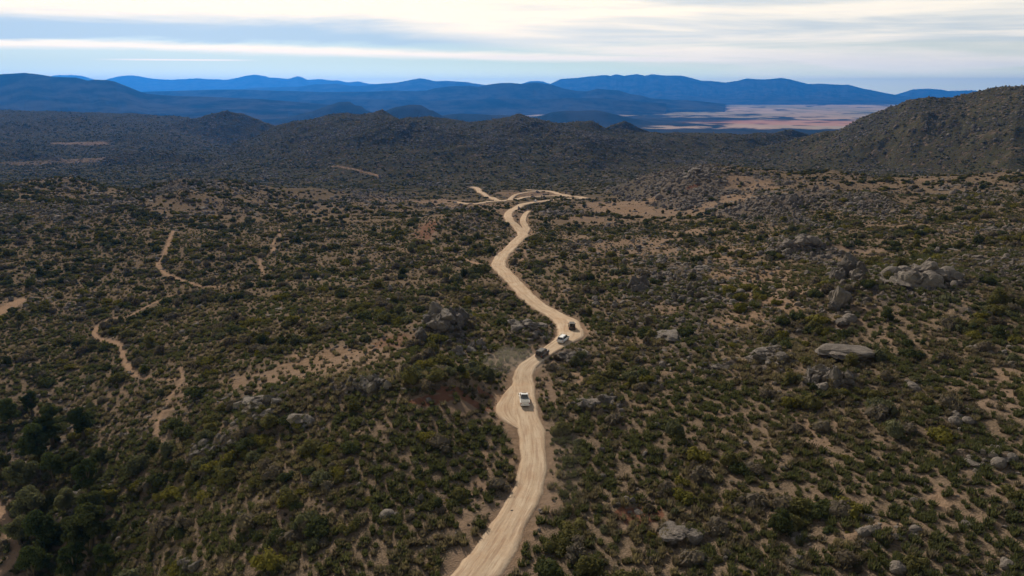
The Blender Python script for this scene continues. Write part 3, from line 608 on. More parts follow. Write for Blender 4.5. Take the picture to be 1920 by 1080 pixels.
def tuft_mesh(seed, n, h, r):
    g = np.random.default_rng(seed); V = []; Q = []
    for i in range(n):
        a = g.random() * 2 * pi; rr = r * math.sqrt(g.random()); x, y = cos(a) * rr, sin(a) * rr; lean = .35 * g.random() + .25 * rr / r
        w_ = .05 + .05 * g.random(); hh = h * (.5 + .6 * g.random()); ta = a + g.normal() * .5; px_, py_ = -sin(ta) * w_, cos(ta) * w_
        tx, ty = x + cos(ta) * lean * hh, y + sin(ta) * lean * hh; k = len(V)
        V += [(x - px_, y - py_, -.05), (x + px_, y + py_, -.05), (tx + px_ * .5, ty + py_ * .5, hh), (tx - px_ * .5, ty - py_ * .5, hh * .95)]; Q.append((k, k + 1, k + 2, k + 3))
    return V, Q
KINDS = []   # (mesh, colour word, shape word)
CW = ['dark green', 'olive green', 'yellow-green', 'grey-green', 'brown']
for ci in range(5):
    for sj, (lb, spd, hg, nl, sz, shp) in enumerate([(7, 1.0, .9, 420, .105, 'rounded'), (10, 1.15, .5, 460, .10, 'spreading'), (5, .62, 1.5, 380, .10, 'upright')]):
        V, Q = shrub_mesh(100 + ci * 10 + sj, lb, spd, hg, nl if ci != 4 else int(nl * .7), sz, 1.0 if sj < 2 else 1.25)
        o = mesh_np('shrub', V, faces_list(Q), [LM[ci]], smooth=False, link=False); KINDS.append((o.data, CW[ci], shp)); bpy.data.objects.remove(o)
TUFTS = []
for k, (mi, lab) in enumerate([(6, 'dry straw coloured grass tuft'), (7, 'green grass tuft'), (4, 'brown twiggy tuft')]):
    V, Q = tuft_mesh(300 + k, 60, .75, .42); o = mesh_np('grass_tuft', V, Q, [LM[mi]], smooth=False, link=False); TUFTS.append((o.data, lab)); bpy.data.objects.remove(o)
def rock_mat(name, c1, c2, c3):
    m_, q, b = pbsdf(name, .9, .08); tcx = q.n('ShaderNodeTexCoord'); P = tcx.outputs['Object']; g = q.n('ShaderNodeNewGeometry'); oi = q.n('ShaderNodeObjectInfo')
    n = q.noise(g.outputs['Position'], .8, 6, .65); n2 = q.noise(g.outputs['Position'], 4, 4, .7)
    c = q.mix(q.ramp(n, .35, .65), c1, c2); c = q.mix(q.m('MULTIPLY', q.ramp(n2, .5, .7), .55), c, c3)
    c = q.mix(q.m('MULTIPLY', oi.outputs['Random'], .35), c, q.mix(.5, c, c3))
    q.put(b.inputs['Base Color'], c); bp = q.n('ShaderNodeBump'); bp.inputs['Strength'].default_value = 1.0; bp.inputs['Distance'].default_value = .4
    q.put(bp.inputs['Height'], q.m('ADD', n, n2)); q.nt.links.new(bp.outputs[0], b.inputs['Normal']); return m_
RM = [rock_mat('granite_grey', rgb(.11, .095, .083), rgb(.18, .155, .135), rgb(.048, .041, .036)), rock_mat('granite_pale', rgb(.17, .145, .125), rgb(.25, .215, .185), rgb(.08, .066, .056))]
ROCKS = []
RS = ['rounded', 'angular', 'flat', 'blocky', 'jagged', 'split']
SHP = [(1, .85, .75), (1, .8, .7), (1.25, .9, .32), (1, .8, .8), (.8, .65, 1.25), (1, .9, .6)]
for k in range(12):
    g = np.random.default_rng(500 + k); V = ICO3[0].copy(); sh = k % 6
    for c_ in range([5, 12, 8, 7, 12, 9][sh]):
        d = g.normal(size=3); d /= np.linalg.norm(d)
        if sh == 3: d = np.round(d * .9); d = d / (np.linalg.norm(d) + 1e-9) if np.linalg.norm(d) > 0 else np.array([0, 0, 1.]); d = d + g.normal(size=3) * .12; d /= np.linalg.norm(d)
        lim = (.78 if sh == 0 else .48) + (.22 if sh == 0 else .30) * g.random(); e = V @ d - lim; V -= np.outer(np.maximum(e, 0), d)
    if sh == 5: V[:, 2] -= .45 * np.exp(-(V[:, 0] / .09) ** 2) * (V[:, 2] > 0)
    rg = 1 - 2 * np.abs(perlin(V[:, 0] * 2.2 + k * 3, V[:, 1] * 2.2 + V[:, 2] * 2.9, 40 + k)); V = V * (1 + (.08 if sh == 0 else .17) * rg[:, None]); V += .05 * np.stack([perlin(V[:, 0] * 3 + k, V[:, 1] * 3 + i, 5 + i) + perlin(V[:, 2] * 4 + k, V[:, 1] * 4 + i, 9 + i) for i in range(3)], 1)
    V *= np.array(SHP[sh]); V[:, 2] += .18 * SHP[sh][2]
    for mi in (0, 1):
        o = mesh_np('boulder', V, ICO3[1], [RM[mi]], smooth=False, link=False); ROCKS.append((o.data, RS[sh], ['grey', 'pale'][mi])); bpy.data.objects.remove(o)

def ordinal(i): return ['first', 'second', 'third', 'fourth', 'fifth', 'sixth', 'seventh', 'eighth', 'ninth', 'tenth', 'eleventh', 'twelfth', 'thirteenth', 'fourteenth', 'fifteenth', 'sixteenth', 'seventeenth', 'eighteenth', 'nineteenth', 'twentieth'][i] if i < 20 else f'{i+1}th'
def where(px, py):
    """place in the photograph, named by things one can find there"""
    if px < 240 and py > 740: return 'among the lower left oaks'
    if py > 880:
        if px < 560: return 'near the bottom edge, right of oaks'
        if px < 960: return 'left of the near road, bottom'
        if px < 1280: return 'right of the near road, bottom'
        if px < 1600: return 'at the bottom, right of orange soil'
        return 'in the lower right corner'
    if py > 720:
        if px < 560: return 'below the left footpaths'
        if px < 985: return 'left of the rear white pickup'
        if px < 1280: return 'right of the rear white pickup'
        if px < 1600: return 'below the long pale slab'
        return 'by the right edge below the slabs'
    if px < 560: return 'on the left slope'
    if px < 1000: return 'around the jagged outcrop'
    if px < 1300: return 'right of the road bend'
    return 'on the rocky right slope'

# ------------------------------------------------------------------ rocks: picture clusters, then scattered ones
clusters = [ # px, py, rx, ry, n, size lo, hi, description, kinds, rise
 (835, 608, 36, 16, 46, 1.6, 5.0, 'in the jagged grey outcrop left of the road bend', (4, 1, 3), 1.6), (795, 636, 8, 6, 2, 3.4, 4.6, 'at the lower left foot of the jagged outcrop', (4,), .3),
 (990, 613, 34, 6, 12, 2.2, 4.4, 'in the flat ledge just left of the road bend', (2, 5), .2), (1075, 668, 26, 10, 14, 1.4, 3.4, 'among the slabs right of the dark grey car', (2, 5), .1),
 (1205, 540, 22, 8, 10, 2.0, 4.4, 'in the small outcrop right of the road', (1, 3, 4), .5), (1256, 632, 24, 3, 4, 2.8, 5.0, 'in the low slab right of the road bend', (2,), .1),
 (1243, 685, 14, 6, 5, .7, 1.3, 'in the small group right of the dark car', (0, 1), .1), (1580, 668, 36, 4, 6, 4.0, 7.0, 'in the long pale slab on the right slope', (2,), .2),
 (1505, 462, 38, 10, 30, 2.5, 7.0, 'in the domed outcrop on the right slope', (0, 3, 1), 1.5), (1308, 326, 34, 8, 30, 4.0, 10.0, 'in the blocky cliff on the right ridge', (3, 1, 2), 1.5),
 (1236, 372, 5, 2, 1, 7.0, 7.5, 'alone below the blocky cliff', (0,), 0), (1251, 356, 5, 3, 2, 5.0, 6.0, 'just below the blocky cliff', (0, 1), 0), (1480, 378, 44, 16, 30, 3.0, 6.0, 'in the dark rocky knoll below the ridge', (1, 4), .8),
 (1620, 375, 44, 12, 26, 2.6, 5.5, 'in the rocky knoll right of the dark one', (1, 0), .6), (1590, 520, 30, 10, 26, 1.8, 4.6, 'in the blocky outcrop at mid right', (3, 4, 1), .8), (1730, 525, 70, 18, 60, 1.6, 5.0, 'in the broad rock field at the right', (1, 0, 2, 3), .8),
 (1572, 576, 12, 8, 6, 2.2, 4.6, 'in the upright pair on the right slope', (4, 0), .5), (1588, 605, 10, 6, 3, 2.2, 3.6, 'below the upright pair on the right slope', (0, 3), .1), (1440, 668, 34, 14, 40, 1.0, 3.0, 'in the rubble left of the long pale slab', (1, 2, 3), .4),
 (1552, 712, 46, 16, 60, 1.0, 2.8, 'in the grey rubble below the long pale slab', (1, 4, 3), .5), (1716, 728, 14, 6, 3, 1.8, 4.0, 'beside the shrub belt at mid right', (0, 2), .1), (1860, 862, 44, 16, 12, .9, 2.0, 'in the stony strip by the right edge', (2, 0), .1),
 (1276, 1003, 26, 9, 9, 1.4, 3.0, 'in the flat outcrop right of the near road', (2, 5), .3), (1165, 945, 24, 10, 9, .5, 1.1, 'in the small pile by the orange soil patch', (1, 0), .2), (1895, 1055, 20, 10, 4, .9, 1.6, 'in the bottom right corner', (0,), 0),
 (1680, 1068, 12, 6, 2, 1.0, 1.5, 'at the bottom edge, right part', (0,), 0), (490, 762, 36, 16, 22, 1.2, 3.4, 'in the stony rise on the left slope', (1, 5, 2), .4), (562, 790, 18, 12, 12, 1.2, 3.0, 'right of the stony rise on the left slope', (2, 1), .2),
 (400, 832, 50, 14, 24, .8, 2.2, 'in the loose group below the footpath', (0, 1), .1), (380, 868, 24, 8, 5, .7, 1.4, 'under the loose group on the left slope', (0, 2), 0), (150, 940, 30, 44, 40, .8, 2.2, 'in the pale rubble between the oaks', (0, 1, 2), .1),
 (350, 1062, 22, 10, 10, .8, 2.2, 'at the bottom edge, left part', (4, 1), .3), (730, 970, 14, 5, 4, .8, 1.7, 'in the bush left of the near road', (0,), 0), (1125, 758, 44, 12, 26, 1.0, 2.8, 'in the outcrop right of the rear white pickup', (2, 1), .3),
 (690, 724, 50, 12, 22, 1.0, 2.8, 'in the scree above the red bank', (1, 4), .3), (890, 660, 44, 16, 16, 1.2, 2.8, 'in the scrubby knoll left of the dark car', (1, 4), .3), (20, 930, 16, 24, 8, .7, 1.4, 'beside the pale path at the left edge', (2, 1), 0),
 (630, 905, 60, 30, 9, .4, .9, 'scattered left of the near road', (0, 1), 0), (1850, 650, 50, 30, 8, 1.0, 2.0, 'scattered by the right edge at mid height', (0, 1), 0), (1480, 1010, 60, 20, 12, .5, 1.5, 'scattered at the bottom, right part', (0, 1), 0), (1340, 690, 34, 10, 14, .8, 2.2, 'in the grey heap on the right slope', (1, 2, 3), .2), (1650, 1000, 70, 30, 14, .5, 1.6, 'among bare soil at the lower right', (0, 2), 0), (1390, 560, 60, 16, 16, .8, 2.4, 'on the brown slope right of the road', (1, 0), .1), (1800, 780, 50, 16, 10, .8, 2.0, 'in the gully near the right edge', (0, 1), 0), (1220, 715, 30, 10, 9, .6, 1.6, 'below the small group right of the road', (1, 2), .1),
 (225, 1010, 24, 20, 6, .7, 1.3, 'right of the lowest oaks', (2, 0), 0), (610, 605, 30, 8, 8, .9, 1.8, 'in the low group above the left bare patch', (1, 2), .1)]
cand = []
for ci, (px, py, rx, ry, n, lo, hi, desc, kinds, rise) in enumerate(clusters):
    R = random.Random(900 + ci)
    for k in range(n):
        a = R.random() * 2 * pi; rr = math.sqrt(R.random()) if n > 1 else 0
        x, y = pick(px + cos(a) * rr * rx, py + sin(a) * rr * ry)
        if sample(DR, x, y)[0] < 1.2: continue
        s = (lo + (hi - lo) * R.random() ** 1.6) * (.42 if y > 260 else .60) * (1.25 if rr < .4 else .95)
        z = sample(Zg, x, y)[0] + rise * (1 - rr) * s * .8 + .04 * s
        kk = R.choice(kinds); cand.append((x, y, z, s, (kk + 6 * R.randint(0, 1)) * 2 + (1 if (kk in (0, 2) or R.random() < .55) else 0), R.random() * 6.28, desc, R.uniform(-.15, .15)))
def project(x, y, z):
    return pxpy(x, y, z)
cand.sort(key=lambda c: -c[3] / math.hypot(c[1], H))
ind, rest_rocks = cand[:295], cand[295:]
bycl = {}
for c_ in ind: bycl.setdefault(c_[6], []).append(c_)
first_of = {}
def place(nm, mesh, loc, rot, scale, label, cat, group):
    o = bpy.data.objects.new(nm, mesh); C.objects.link(o); o.location = loc; o.rotation_euler = rot; o.scale = scale
    tag(o, label, cat, group); return o
rock_proto = {}
for desc, L in bycl.items():
    L.sort(key=lambda c_: project(c_[0], c_[1], c_[2])[0]); big = max(L, key=lambda c_: c_[3])
    for i, c_ in enumerate(L):
        me, shp, colw = ROCKS[c_[4]]
        pre = 'largest ' if (c_ is big and len(L) > 2) else ''
        pos_ = f', {ordinal(i)} from left' if len(L) > 1 else ''
        o = place('boulder', me, (c_[0], c_[1], c_[2]), (c_[7], c_[7] * .6, c_[5]), (c_[3],) * 3, f'{colw} {shp} boulder {desc}{pos_}', 'boulder', 'boulders ' + desc)
        rock_proto.setdefault(c_[4], o)
for k in range(len(ROCKS)):
    if k not in rock_proto:     # every kind of rock stands somewhere as a boulder of its own
        x, y = pick(300 + k * 55, 1010 if k % 2 else 960)
        rock_proto[k] = place('boulder', ROCKS[k][0], (x, y, sample(Zg, x, y)[0]), (0, 0, k), (.35,) * 3, f'small {ROCKS[k][2]} {ROCKS[k][1]} boulder half hidden by bushes near the bottom edge', 'boulder', 'boulders near the bottom edge')

# ------------------------------------------------------------------ scattering
def band_points(g, y0, y1, dens, tmax=1.0):
    area = tmax * (y1 * y1 - y0 * y0); n = int(area * dens); y = np.sqrt(g.random(n) * (y1 * y1 - y0 * y0) + y0 * y0); x = (g.random(n) * 2 - 1) * tmax * y
    return x, y
def visible(x, y):
    px, py = pxpy(x, y, sample(Zg, x, y)); return (px > -260) & (px < 2180) & (py < 1180)
def clear_of(x, y, r): return (sample(DR, x, y) > r) & (sample(DTK, x, y) > r * .75 - .1)
g = rng
SH = []  # x, y, scale, kind
def veg_prob(x, y, tier=1):
    b_ = sample(BARE, x, y); rk = sample(ROCK, x, y)
    n = .13 + 1.3 * fbm(x, y, 34, 2, 200) + 1.1 * fbm(x, y, 9, 2, 201)
    if tier == 0: n = .08 + 1.6 * fbm(x, y, 26, 2, 240) + 1.3 * fbm(x, y, 8, 2, 241)
    b_ = np.maximum(b_, sst(.3, .6, sample(RED, x, y)))
    if tier == 2: b_ = b_ * .72
    return np.clip(n + .16 * sst(-.25, -.6, x / y) + .22 * sst(450, 900, y) - .04 * sst(0, .3, x / y), 0.03, 1) * (1 - .96 * np.clip(b_ * 1.15, 0, 1)) * (1 - .40 * rk) * (1 - .8 * sst(.55, .85, rk))
hue = lambda x, y: fbm(x, y, 60, 2, 210) * .9
def kinds_for(x, y, big):
    n = len(x); h = hue(x, y) + g.normal(size=n) * .42 + .13 + .12 * sst(-.1, .5, x / y); r = g.random(n)
    c_ = np.where(h < -.34, 0, np.where(h < .04, 3, np.where(h < .42, 1, 2)))
    c_ = np.where(r < (.06 if big else .30), 4, c_); c_ = np.where((r > (.84 if big else .9)), 0, c_)
    s = np.where(g.random(n) < .45, 0, np.where(g.random(n) < .6, 1, 2)); return c_ * 3 + s
for y0, y1, dens, lo, hi in [(40, 180, .16, .9, 2.5), (40, 180, .17, .32, .95), (40, 180, 1.3, .13, .40), (180, 340, .16, .9, 2.6), (180, 340, .16, .35, 1.0), (180, 340, .9, .17, .46), (340, 620, .10, 1.1, 2.5), (340, 620, .17, .5, 1.1), (340, 620, .25, .28, .49),
                             (620, 1100, .045, 1.2, 2.4), (1100, 2100, .030, 1.1, 3.0), (2100, 3300, .007, 2.0, 4.5)]:
    x, y = band_points(g, y0, y1, dens); m_ = visible(x, y); x, y = x[m_], y[m_]
    s = lo + (hi - lo) * g.random(len(x)) ** 1.7
    m_ = (g.random(len(x)) < veg_prob(x, y, 0 if (lo > .85 and y1 < 700) else (2 if hi < .5 else 1))) & clear_of(x, y, s * .9 + .3); x, y, s = x[m_], y[m_], s[m_]
    SH.append(np.stack([x, y, s, kinds_for(x, y, lo > .9)], 1))
SH = np.concatenate(SH)
Zs = sample(Zg, SH[:, 0], SH[:, 1]); PXs, PYs = pxpy(SH[:, 0], SH[:, 1], Zs)
app = SH[:, 2] / np.hypot(SH[:, 1], H - Zs); infr = (PXs > 5) & (PXs < 1915) & (PYs < 1075) & (PYs > 150)
order = np.argsort(-np.where(infr, app, 0))[:300]; isind = np.zeros(len(SH), bool); isind[order] = True
grp = {}
for i in order:
    k = int(SH[i, 3]); me, colw, shp = KINDS[k]; grp.setdefault((where(PXs[i], PYs[i]), colw, shp), []).append(i)
shrub_proto = {}
for (wh, colw, shp), L in grp.items():
    L.sort(key=lambda i: PXs[i])
    for j, i in enumerate(L):
        k = int(SH[i, 3]); s = SH[i, 2]
        o = place('shrub', KINDS[k][0], (SH[i, 0], SH[i, 1], Zs[i] - .05), (0, 0, R0.random() * 6.28), (s, s, s * R0.uniform(.8, 1.05)),
                  f'{colw} {shp} shrub {wh}' + (f', {ordinal(j)} from left' if len(L) > 1 else ''), 'shrub', f'{colw} shrubs {wh}')
        shrub_proto.setdefault(k, o)
for k in range(len(KINDS)):
    if k not in shrub_proto:
        i = [i for i in np.argsort(-np.where(infr, app, 0))[300:3000] if int(SH[i, 3]) == k][0]; isind[i] = True; s = SH[i, 2]
        shrub_proto[k] = place('shrub', KINDS[k][0], (SH[i, 0], SH[i, 1], Zs[i]), (0, 0, 1.0), (s,) * 3, f'{KINDS[k][1]} {KINDS[k][2]} shrub {where(PXs[i], PYs[i])}', 'shrub', f'{KINDS[k][1]} shrubs {where(PXs[i], PYs[i])}')

def scatter(name, label, cat, x, y, z, sc3, rz, idx, protos):
    n = len(x); me = bpy.data.meshes.new(name); me.vertices.add(n); me.vertices.foreach_set('co', np.stack([x, y, z], 1).astype(np.float32).ravel())
    a = me.attributes.new('size', 'FLOAT_VECTOR', 'POINT'); a.data.foreach_set('vector', sc3.astype(np.float32).ravel())
    a = me.attributes.new('turn', 'FLOAT_VECTOR', 'POINT'); rr = np.zeros((n, 3), np.float32); rr[:, 2] = rz; a.data.foreach_set('vector', rr.ravel())
    a = me.attributes.new('which', 'INT', 'POINT'); a.data.foreach_set('value', idx.astype(np.int32))
    o = bpy.data.objects.new(name, me); C.objects.link(o)
    ng = bpy.data.node_groups.new(name, 'GeometryNodeTree'); ng.interface.new_socket('Geometry', in_out='INPUT', socket_type='NodeSocketGeometry'); ng.interface.new_socket('Geometry', in_out='OUTPUT', socket_type='NodeSocketGeometry')
    gi = ng.nodes.new('NodeGroupInput'); go = ng.nodes.new('NodeGroupOutput'); jn = ng.nodes.new('GeometryNodeJoinGeometry'); ng.links.new(jn.outputs[0], go.inputs[0])
    def attr(nm, dt):
        a = ng.nodes.new('GeometryNodeInputNamedAttribute'); a.data_type = dt; a.inputs[0].default_value = nm; return a.outputs[0]
    sa, ta, wa = attr('size', 'FLOAT_VECTOR'), attr('turn', 'FLOAT_VECTOR'), attr('which', 'INT')
    e2r = ng.nodes.new('FunctionNodeEulerToRotation'); ng.links.new(ta, e2r.inputs[0])
    for k, p in protos.items():
        oi = ng.nodes.new('GeometryNodeObjectInfo'); oi.inputs['Object'].default_value = p; oi.inputs['As Instance'].default_value = True; oi.transform_space = 'ORIGINAL'
        cm = ng.nodes.new('FunctionNodeCompare'); cm.data_type = 'INT'; cm.operation = 'EQUAL'; ng.links.new(wa, cm.inputs[2]); cm.inputs[3].default_value = k
        ip = ng.nodes.new('GeometryNodeInstanceOnPoints'); ng.links.new(gi.outputs[0], ip.inputs['Points']); ng.links.new(cm.outputs[0], ip.inputs['Selection'])
        ng.links.new(oi.outputs['Geometry'], ip.inputs['Instance']); ng.links.new(e2r.outputs[0], ip.inputs['Rotation']); ng.links.new(sa, ip.inputs['Scale'])
        ng.links.new(ip.outputs[0], jn.inputs[0])
    md = o.modifiers.new('scatter', 'NODES'); md.node_group = ng
    tag(o, label, cat, kind='stuff'); return o
m_ = ~isind; S_ = SH[m_]; zz = Zs[m_]; k = len(S_)
sc3 = np.stack([S_[:, 2] * (.85 + .3 * g.random(k)), S_[:, 2] * (.85 + .3 * g.random(k)), S_[:, 2] * (.7 + .35 * g.random(k)) * np.where(S_[:, 1] > 620, .8, 1)], 1)
scatter('scrub', 'countless low green and brown bushes covering the slopes', 'scrub', S_[:, 0], S_[:, 1], zz - .06, sc3, g.random(k) * 6.28, S_[:, 3], shrub_proto)
print('shrubs', k)
# grass and small tufts
GT = []
for y0, y1, dens in [(40, 140, 1.5), (140, 240, .9), (240, 420, .34)]:
    x, y = band_points(g, y0, y1, dens); m_ = visible(x, y); x, y = x[m_], y[m_]
    b_ = sample(BARE, x, y); m_ = (g.random(len(x)) < (.62 - .45 * np.clip(b_, 0, 1))) & clear_of(x, y, .5); GT.append(np.stack([x[m_], y[m_]], 1))
GT = np.concatenate(GT); n = len(GT); hh = fbm(GT[:, 0], GT[:, 1], 25, 2, 230) + g.normal(size=n) * .3
kd = np.where(hh < .08, 1, np.where(hh < .42, 2, 0)); s = .55 + .75 * g.random(n) ** 1.5
tuft_proto = {}
for k, (me, lab) in enumerate(TUFTS):
    x, y = pick([1240, 1330, 905][k], [1045, 1030, 985][k]); tuft_proto[k] = place('grass_tuft', me, (x, y, sample(Zg, x, y)[0]), (0, 0, 0), (1.1,) * 3, lab + [' right of the near road at the bottom edge', ' at the bottom edge right of the orange soil', ' on the verge left of the near road'][k], 'grass tuft', None)
scatter('grass', 'fine grass and twiggy tufts between the bushes', 'grass', GT[:, 0], GT[:, 1], sample(Zg, GT[:, 0], GT[:, 1]), np.stack([s, s, s * (.7 + .5 * g.random(n))], 1), g.random(n) * 6.28, kd, tuft_proto)
print('tufts', n)
# loose stones
RK = []
for y0, y1, dens, lo, hi in [(40, 200, .8, .10, .85), (200, 420, .5, .16, 1.5), (420, 800, .17, .35, 2.2), (800, 1600, .04, .8, 3.2), (1600, 2900, .004, 1.2, 3.2)]:
    x, y = band_points(g, y0, y1, dens); m_ = visible(x, y); x, y = x[m_], y[m_]
    rk = sample(ROCK, x, y); m_ = (g.random(len(x)) < (.04 + rk ** 1.35 * 1.0)) & (sample(DR, x, y) > .8); x, y = x[m_], y[m_]
    RK.append(np.stack([x, y, lo + (hi - lo) * g.random(len(x)) ** 2.4, g.integers(0, 24, len(x))], 1))
RK.append(np.array([[c_[0], c_[1], c_[3], c_[4]] for c_ in rest_rocks]) if rest_rocks else np.zeros((0, 4)))
RK = np.concatenate(RK); n = len(RK)
scatter('rubble', 'loose grey stones strewn between the bushes', 'stones', RK[:, 0], RK[:, 1], sample(Zg, RK[:, 0], RK[:, 1]), RK[:, 2:3] * (.8 + .4 * g.random((n, 3))), g.random(n) * 6.28, RK[:, 3], rock_proto)
print('rubble', n)

# ------------------------------------------------------------------ oaks in the gully, lower left
M_bark, q, b = pbsdf('bark', .9, .1); gg = q.n('ShaderNodeNewGeometry'); q.put(b.inputs['Base Color'], q.mix(q.noise(gg.outputs['Position'], 5, 3), rgb(.05, .04, .03), rgb(.11, .09, .07)))
def tube(bm, a, b_, r0, r1, seg=7):
    a, b_ = Vector(a), Vector(b_); d = (b_ - a).normalized(); u = d.orthogonal().normalized(); w_ = d.cross(u)
    ra = [bm.verts.new(a + (u * cos(t_) + w_ * sin(t_)) * r0) for t_ in [2 * pi * i / seg for i in range(seg)]]
    rb = [bm.verts.new(b_ + (u * cos(t_) + w_ * sin(t_)) * r1) for t_ in [2 * pi * i / seg for i in range(seg)]]
    for i in range(seg): bm.faces.new((ra[i], ra[(i + 1) % seg], rb[(i + 1) % seg], rb[i]))
def make_tree_meshes(seed, h, wid, mat):
    R = random.Random(seed); g_ = np.random.default_rng(seed); bm = bmesh.new(); th = h * R.uniform(.22, .32)
    top = Vector((R.uniform(-.3, .3), R.uniform(-.3, .3), th)); tube(bm, (0, 0, -.6), top, .34, .24, 9); cs, rs = [], []
    for i in range(9):
        a = i * 2.4 + R.random(); rr = wid * R.uniform(.25, .62) * (0.3 if i == 8 else 1); zt = h * (R.uniform(.38, .80) if i < 8 else .82)
        mid = top + Vector((cos(a) * rr * .45, sin(a) * rr * .45, (zt - th) * .5)); end = Vector((cos(a) * rr, sin(a) * rr, zt)); tube(bm, top, mid, .16, .10); tube(bm, mid, end, .10, .04)
        cs.append(tuple(end)); rs.append(wid * R.uniform(.26, .42))
    for i in range(8):
        a = R.random() * 6.28; rr = wid * R.uniform(.2, .85); cs.append((cos(a) * rr, sin(a) * rr, h * R.uniform(.32, .7))); rs.append(wid * R.uniform(.16, .28))
    V, Q = leaves_on(g_, cs, rs, 4200, .15, .9, h * .12)
    me = bpy.data.meshes.new('trunk'); bm.normal_update(); bm.to_mesh(me); bm.free(); me.materials.append(M_bark)
    vs, fs, off = [V], [Q], len(V)
    for c_, r in zip(cs, rs):
        iv = ICO1[0] * (r * .72) * (1 + .25 * g_.normal(size=(len(ICO1[0]), 1))) + np.array(c_); fs.append(np.concatenate([ICO1[1], ICO1[1][:, 2:3]], 1) + off); vs.append(iv); off += len(iv)
    o = mesh_np('crown', np.concatenate(vs), faces_list(np.concatenate(fs)), [mat], smooth=False, link=False); cm_ = o.data; bpy.data.objects.remove(o)
    return me, cm_
TR = [make_tree_meshes(1, 6.6, 2.6, LM[5]), make_tree_meshes(2, 6.0, 2.4, LM[0]), make_tree_meshes(3, 7.5, 1.9, LM[5]), make_tree_meshes(4, 5.2, 2.5, LM[3])]
trees = [(100, 838, 2, 1.05, 'tall narrow dark oak, highest of the gully oaks at the lower left'), (158, 822, 0, .85, 'dark oak with a bare lower trunk right of the tall narrow one'), (140, 890, 1, .62, 'small bright green oak between the dark crowns of the gully'),
         (170, 935, 2, .9, 'black-green upright oak in the middle of the gully group'), (72, 870, 0, 1.05, 'broad dark oak under the tall narrow one'), (48, 920, 3, .95, 'grey-green oak near the left edge beside the white rocks'),
         (58, 972, 3, .9, 'grey-green oak below the first grey one near the left edge'), (182, 985, 1, .85, 'fresh green oak at the right side of the gully group'), (170, 1035, 1, 1.1, 'largest fresh green oak, right of the pale path'),
         (86, 1035, 0, .95, 'round dark green oak right of the pale path at the left edge'), (145, 1095, 2, .85, 'narrow grey-green oak cut by the bottom edge'), (40, 1020, 3, .75, 'dull oak directly beside the pale path'), (22, 800, 0, .8, 'dark oak at the left edge above the white rocks'),
         (105, 905, 0, .8, 'low dark oak in the shade of the gully'), (6, 890, 1, .6, 'small oak cut by the left edge'), (130, 962, 3, .7, 'small grey-green oak in the gap between the two lower oak columns'), (200, 1075, 2, .6, 'slim dark oak at the bottom edge right of the narrow one'),
         (70, 1090, 0, .8, 'shaded oak cut by the bottom edge below the pale path'), (62, 780, 2, .7, 'slim dark oak left of the tall narrow one'), (190, 875, 1, .5, 'little green oak right of the gully group at its middle')]
for i, (px, py, k, s, lab) in enumerate(trees):
    x, y = pick(px, py); r = empty('oak_tree', (x, y, sample(Zg, x, y)[0]), i * 1.7); r.scale = (s * 1.5,) * 3; tag(r, lab, 'tree', 'oaks in the gully at the lower left')
    for nm, me in (('trunk', TR[k][0]), ('crown', TR[k][1])):
        o = bpy.data.objects.new(nm, me); C.objects.link(o); o.parent = r

# ------------------------------------------------------------------ vehicles
def paint(name, c, rough=.35, metal=.0, coat=.4):
    m_, q, b = pbsdf(name, rough, .5); b.inputs['Metallic'].default_value = metal; b.inputs['Coat Weight'].default_value = coat
    g_ = q.n('ShaderNodeNewGeometry'); n = q.noise(g_.outputs['Position'], 2.5, 4, .6)
    q.put(b.inputs['Base Color'], q.mix(q.m('MULTIPLY', q.ramp(n, .4, .75), .30), c, rgb(.42, .31, .21))); return m_
P_white = paint('white_paint', rgb(.80, .80, .79)); P_grey = paint('dark_grey_paint', rgb(.022, .024, .030)); P_black = paint('black_paint', rgb(.018, .019, .022))
M_glass = paint('dark_glass', rgb(.012, .015, .020), .08, 0, .8); M_tyre = paint('tyre_rubber', rgb(.018, .017, .016), .85, 0, 0); M_rim = paint('rim_metal', rgb(.35, .35, .36), .35, .8, 0)
M_trim = paint('black_trim', rgb(.025, .025, .026), .7, 0, 0); M_red = paint('tail_lens', rgb(.32, .02, .02), .2); M_lamp = paint('lamp_lens', rgb(.75, .76, .78), .1); M_bed = paint('bed_cover', rgb(.20, .20, .185), .8, 0, 0)
def loft(stations, ring):
    bm = bmesh.new(); rings = [[bm.verts.new(p) for p in ring(*s_)] for s_ in stations]; k = len(rings[0])
    for a, b_ in zip(rings, rings[1:]):
        for i in range(k): bm.faces.new((a[i], a[(i + 1) % k], b_[(i + 1) % k], b_[i]))
    bm.faces.new(rings[0][::-1]); bm.faces.new(rings[-1]); bmesh.ops.recalc_face_normals(bm, faces=bm.faces); return bm
def ring_body(x, zb, zt, w): return [(x, -w * .93, zb), (x, -w, zb + .14), (x, -w, zt - .12), (x, -w * .93, zt), (x, w * .93, zt), (x, w, zt - .12), (x, w, zb + .14), (x, w * .93, zb)]
def box(x0, x1, y0, y1, z0, z1, bev=.02):
    bm = bmesh.new(); bmesh.ops.create_cube(bm, size=1)
    for v in bm.verts: v.co = Vector(((x0 + x1) / 2 + v.co.x * (x1 - x0), (y0 + y1) / 2 + v.co.y * (y1 - y0), (z0 + z1) / 2 + v.co.z * (z1 - z0)))
    if bev: bmesh.ops.bevel(bm, geom=list(bm.edges), offset=bev, segments=2, affect='EDGES')
    return bm
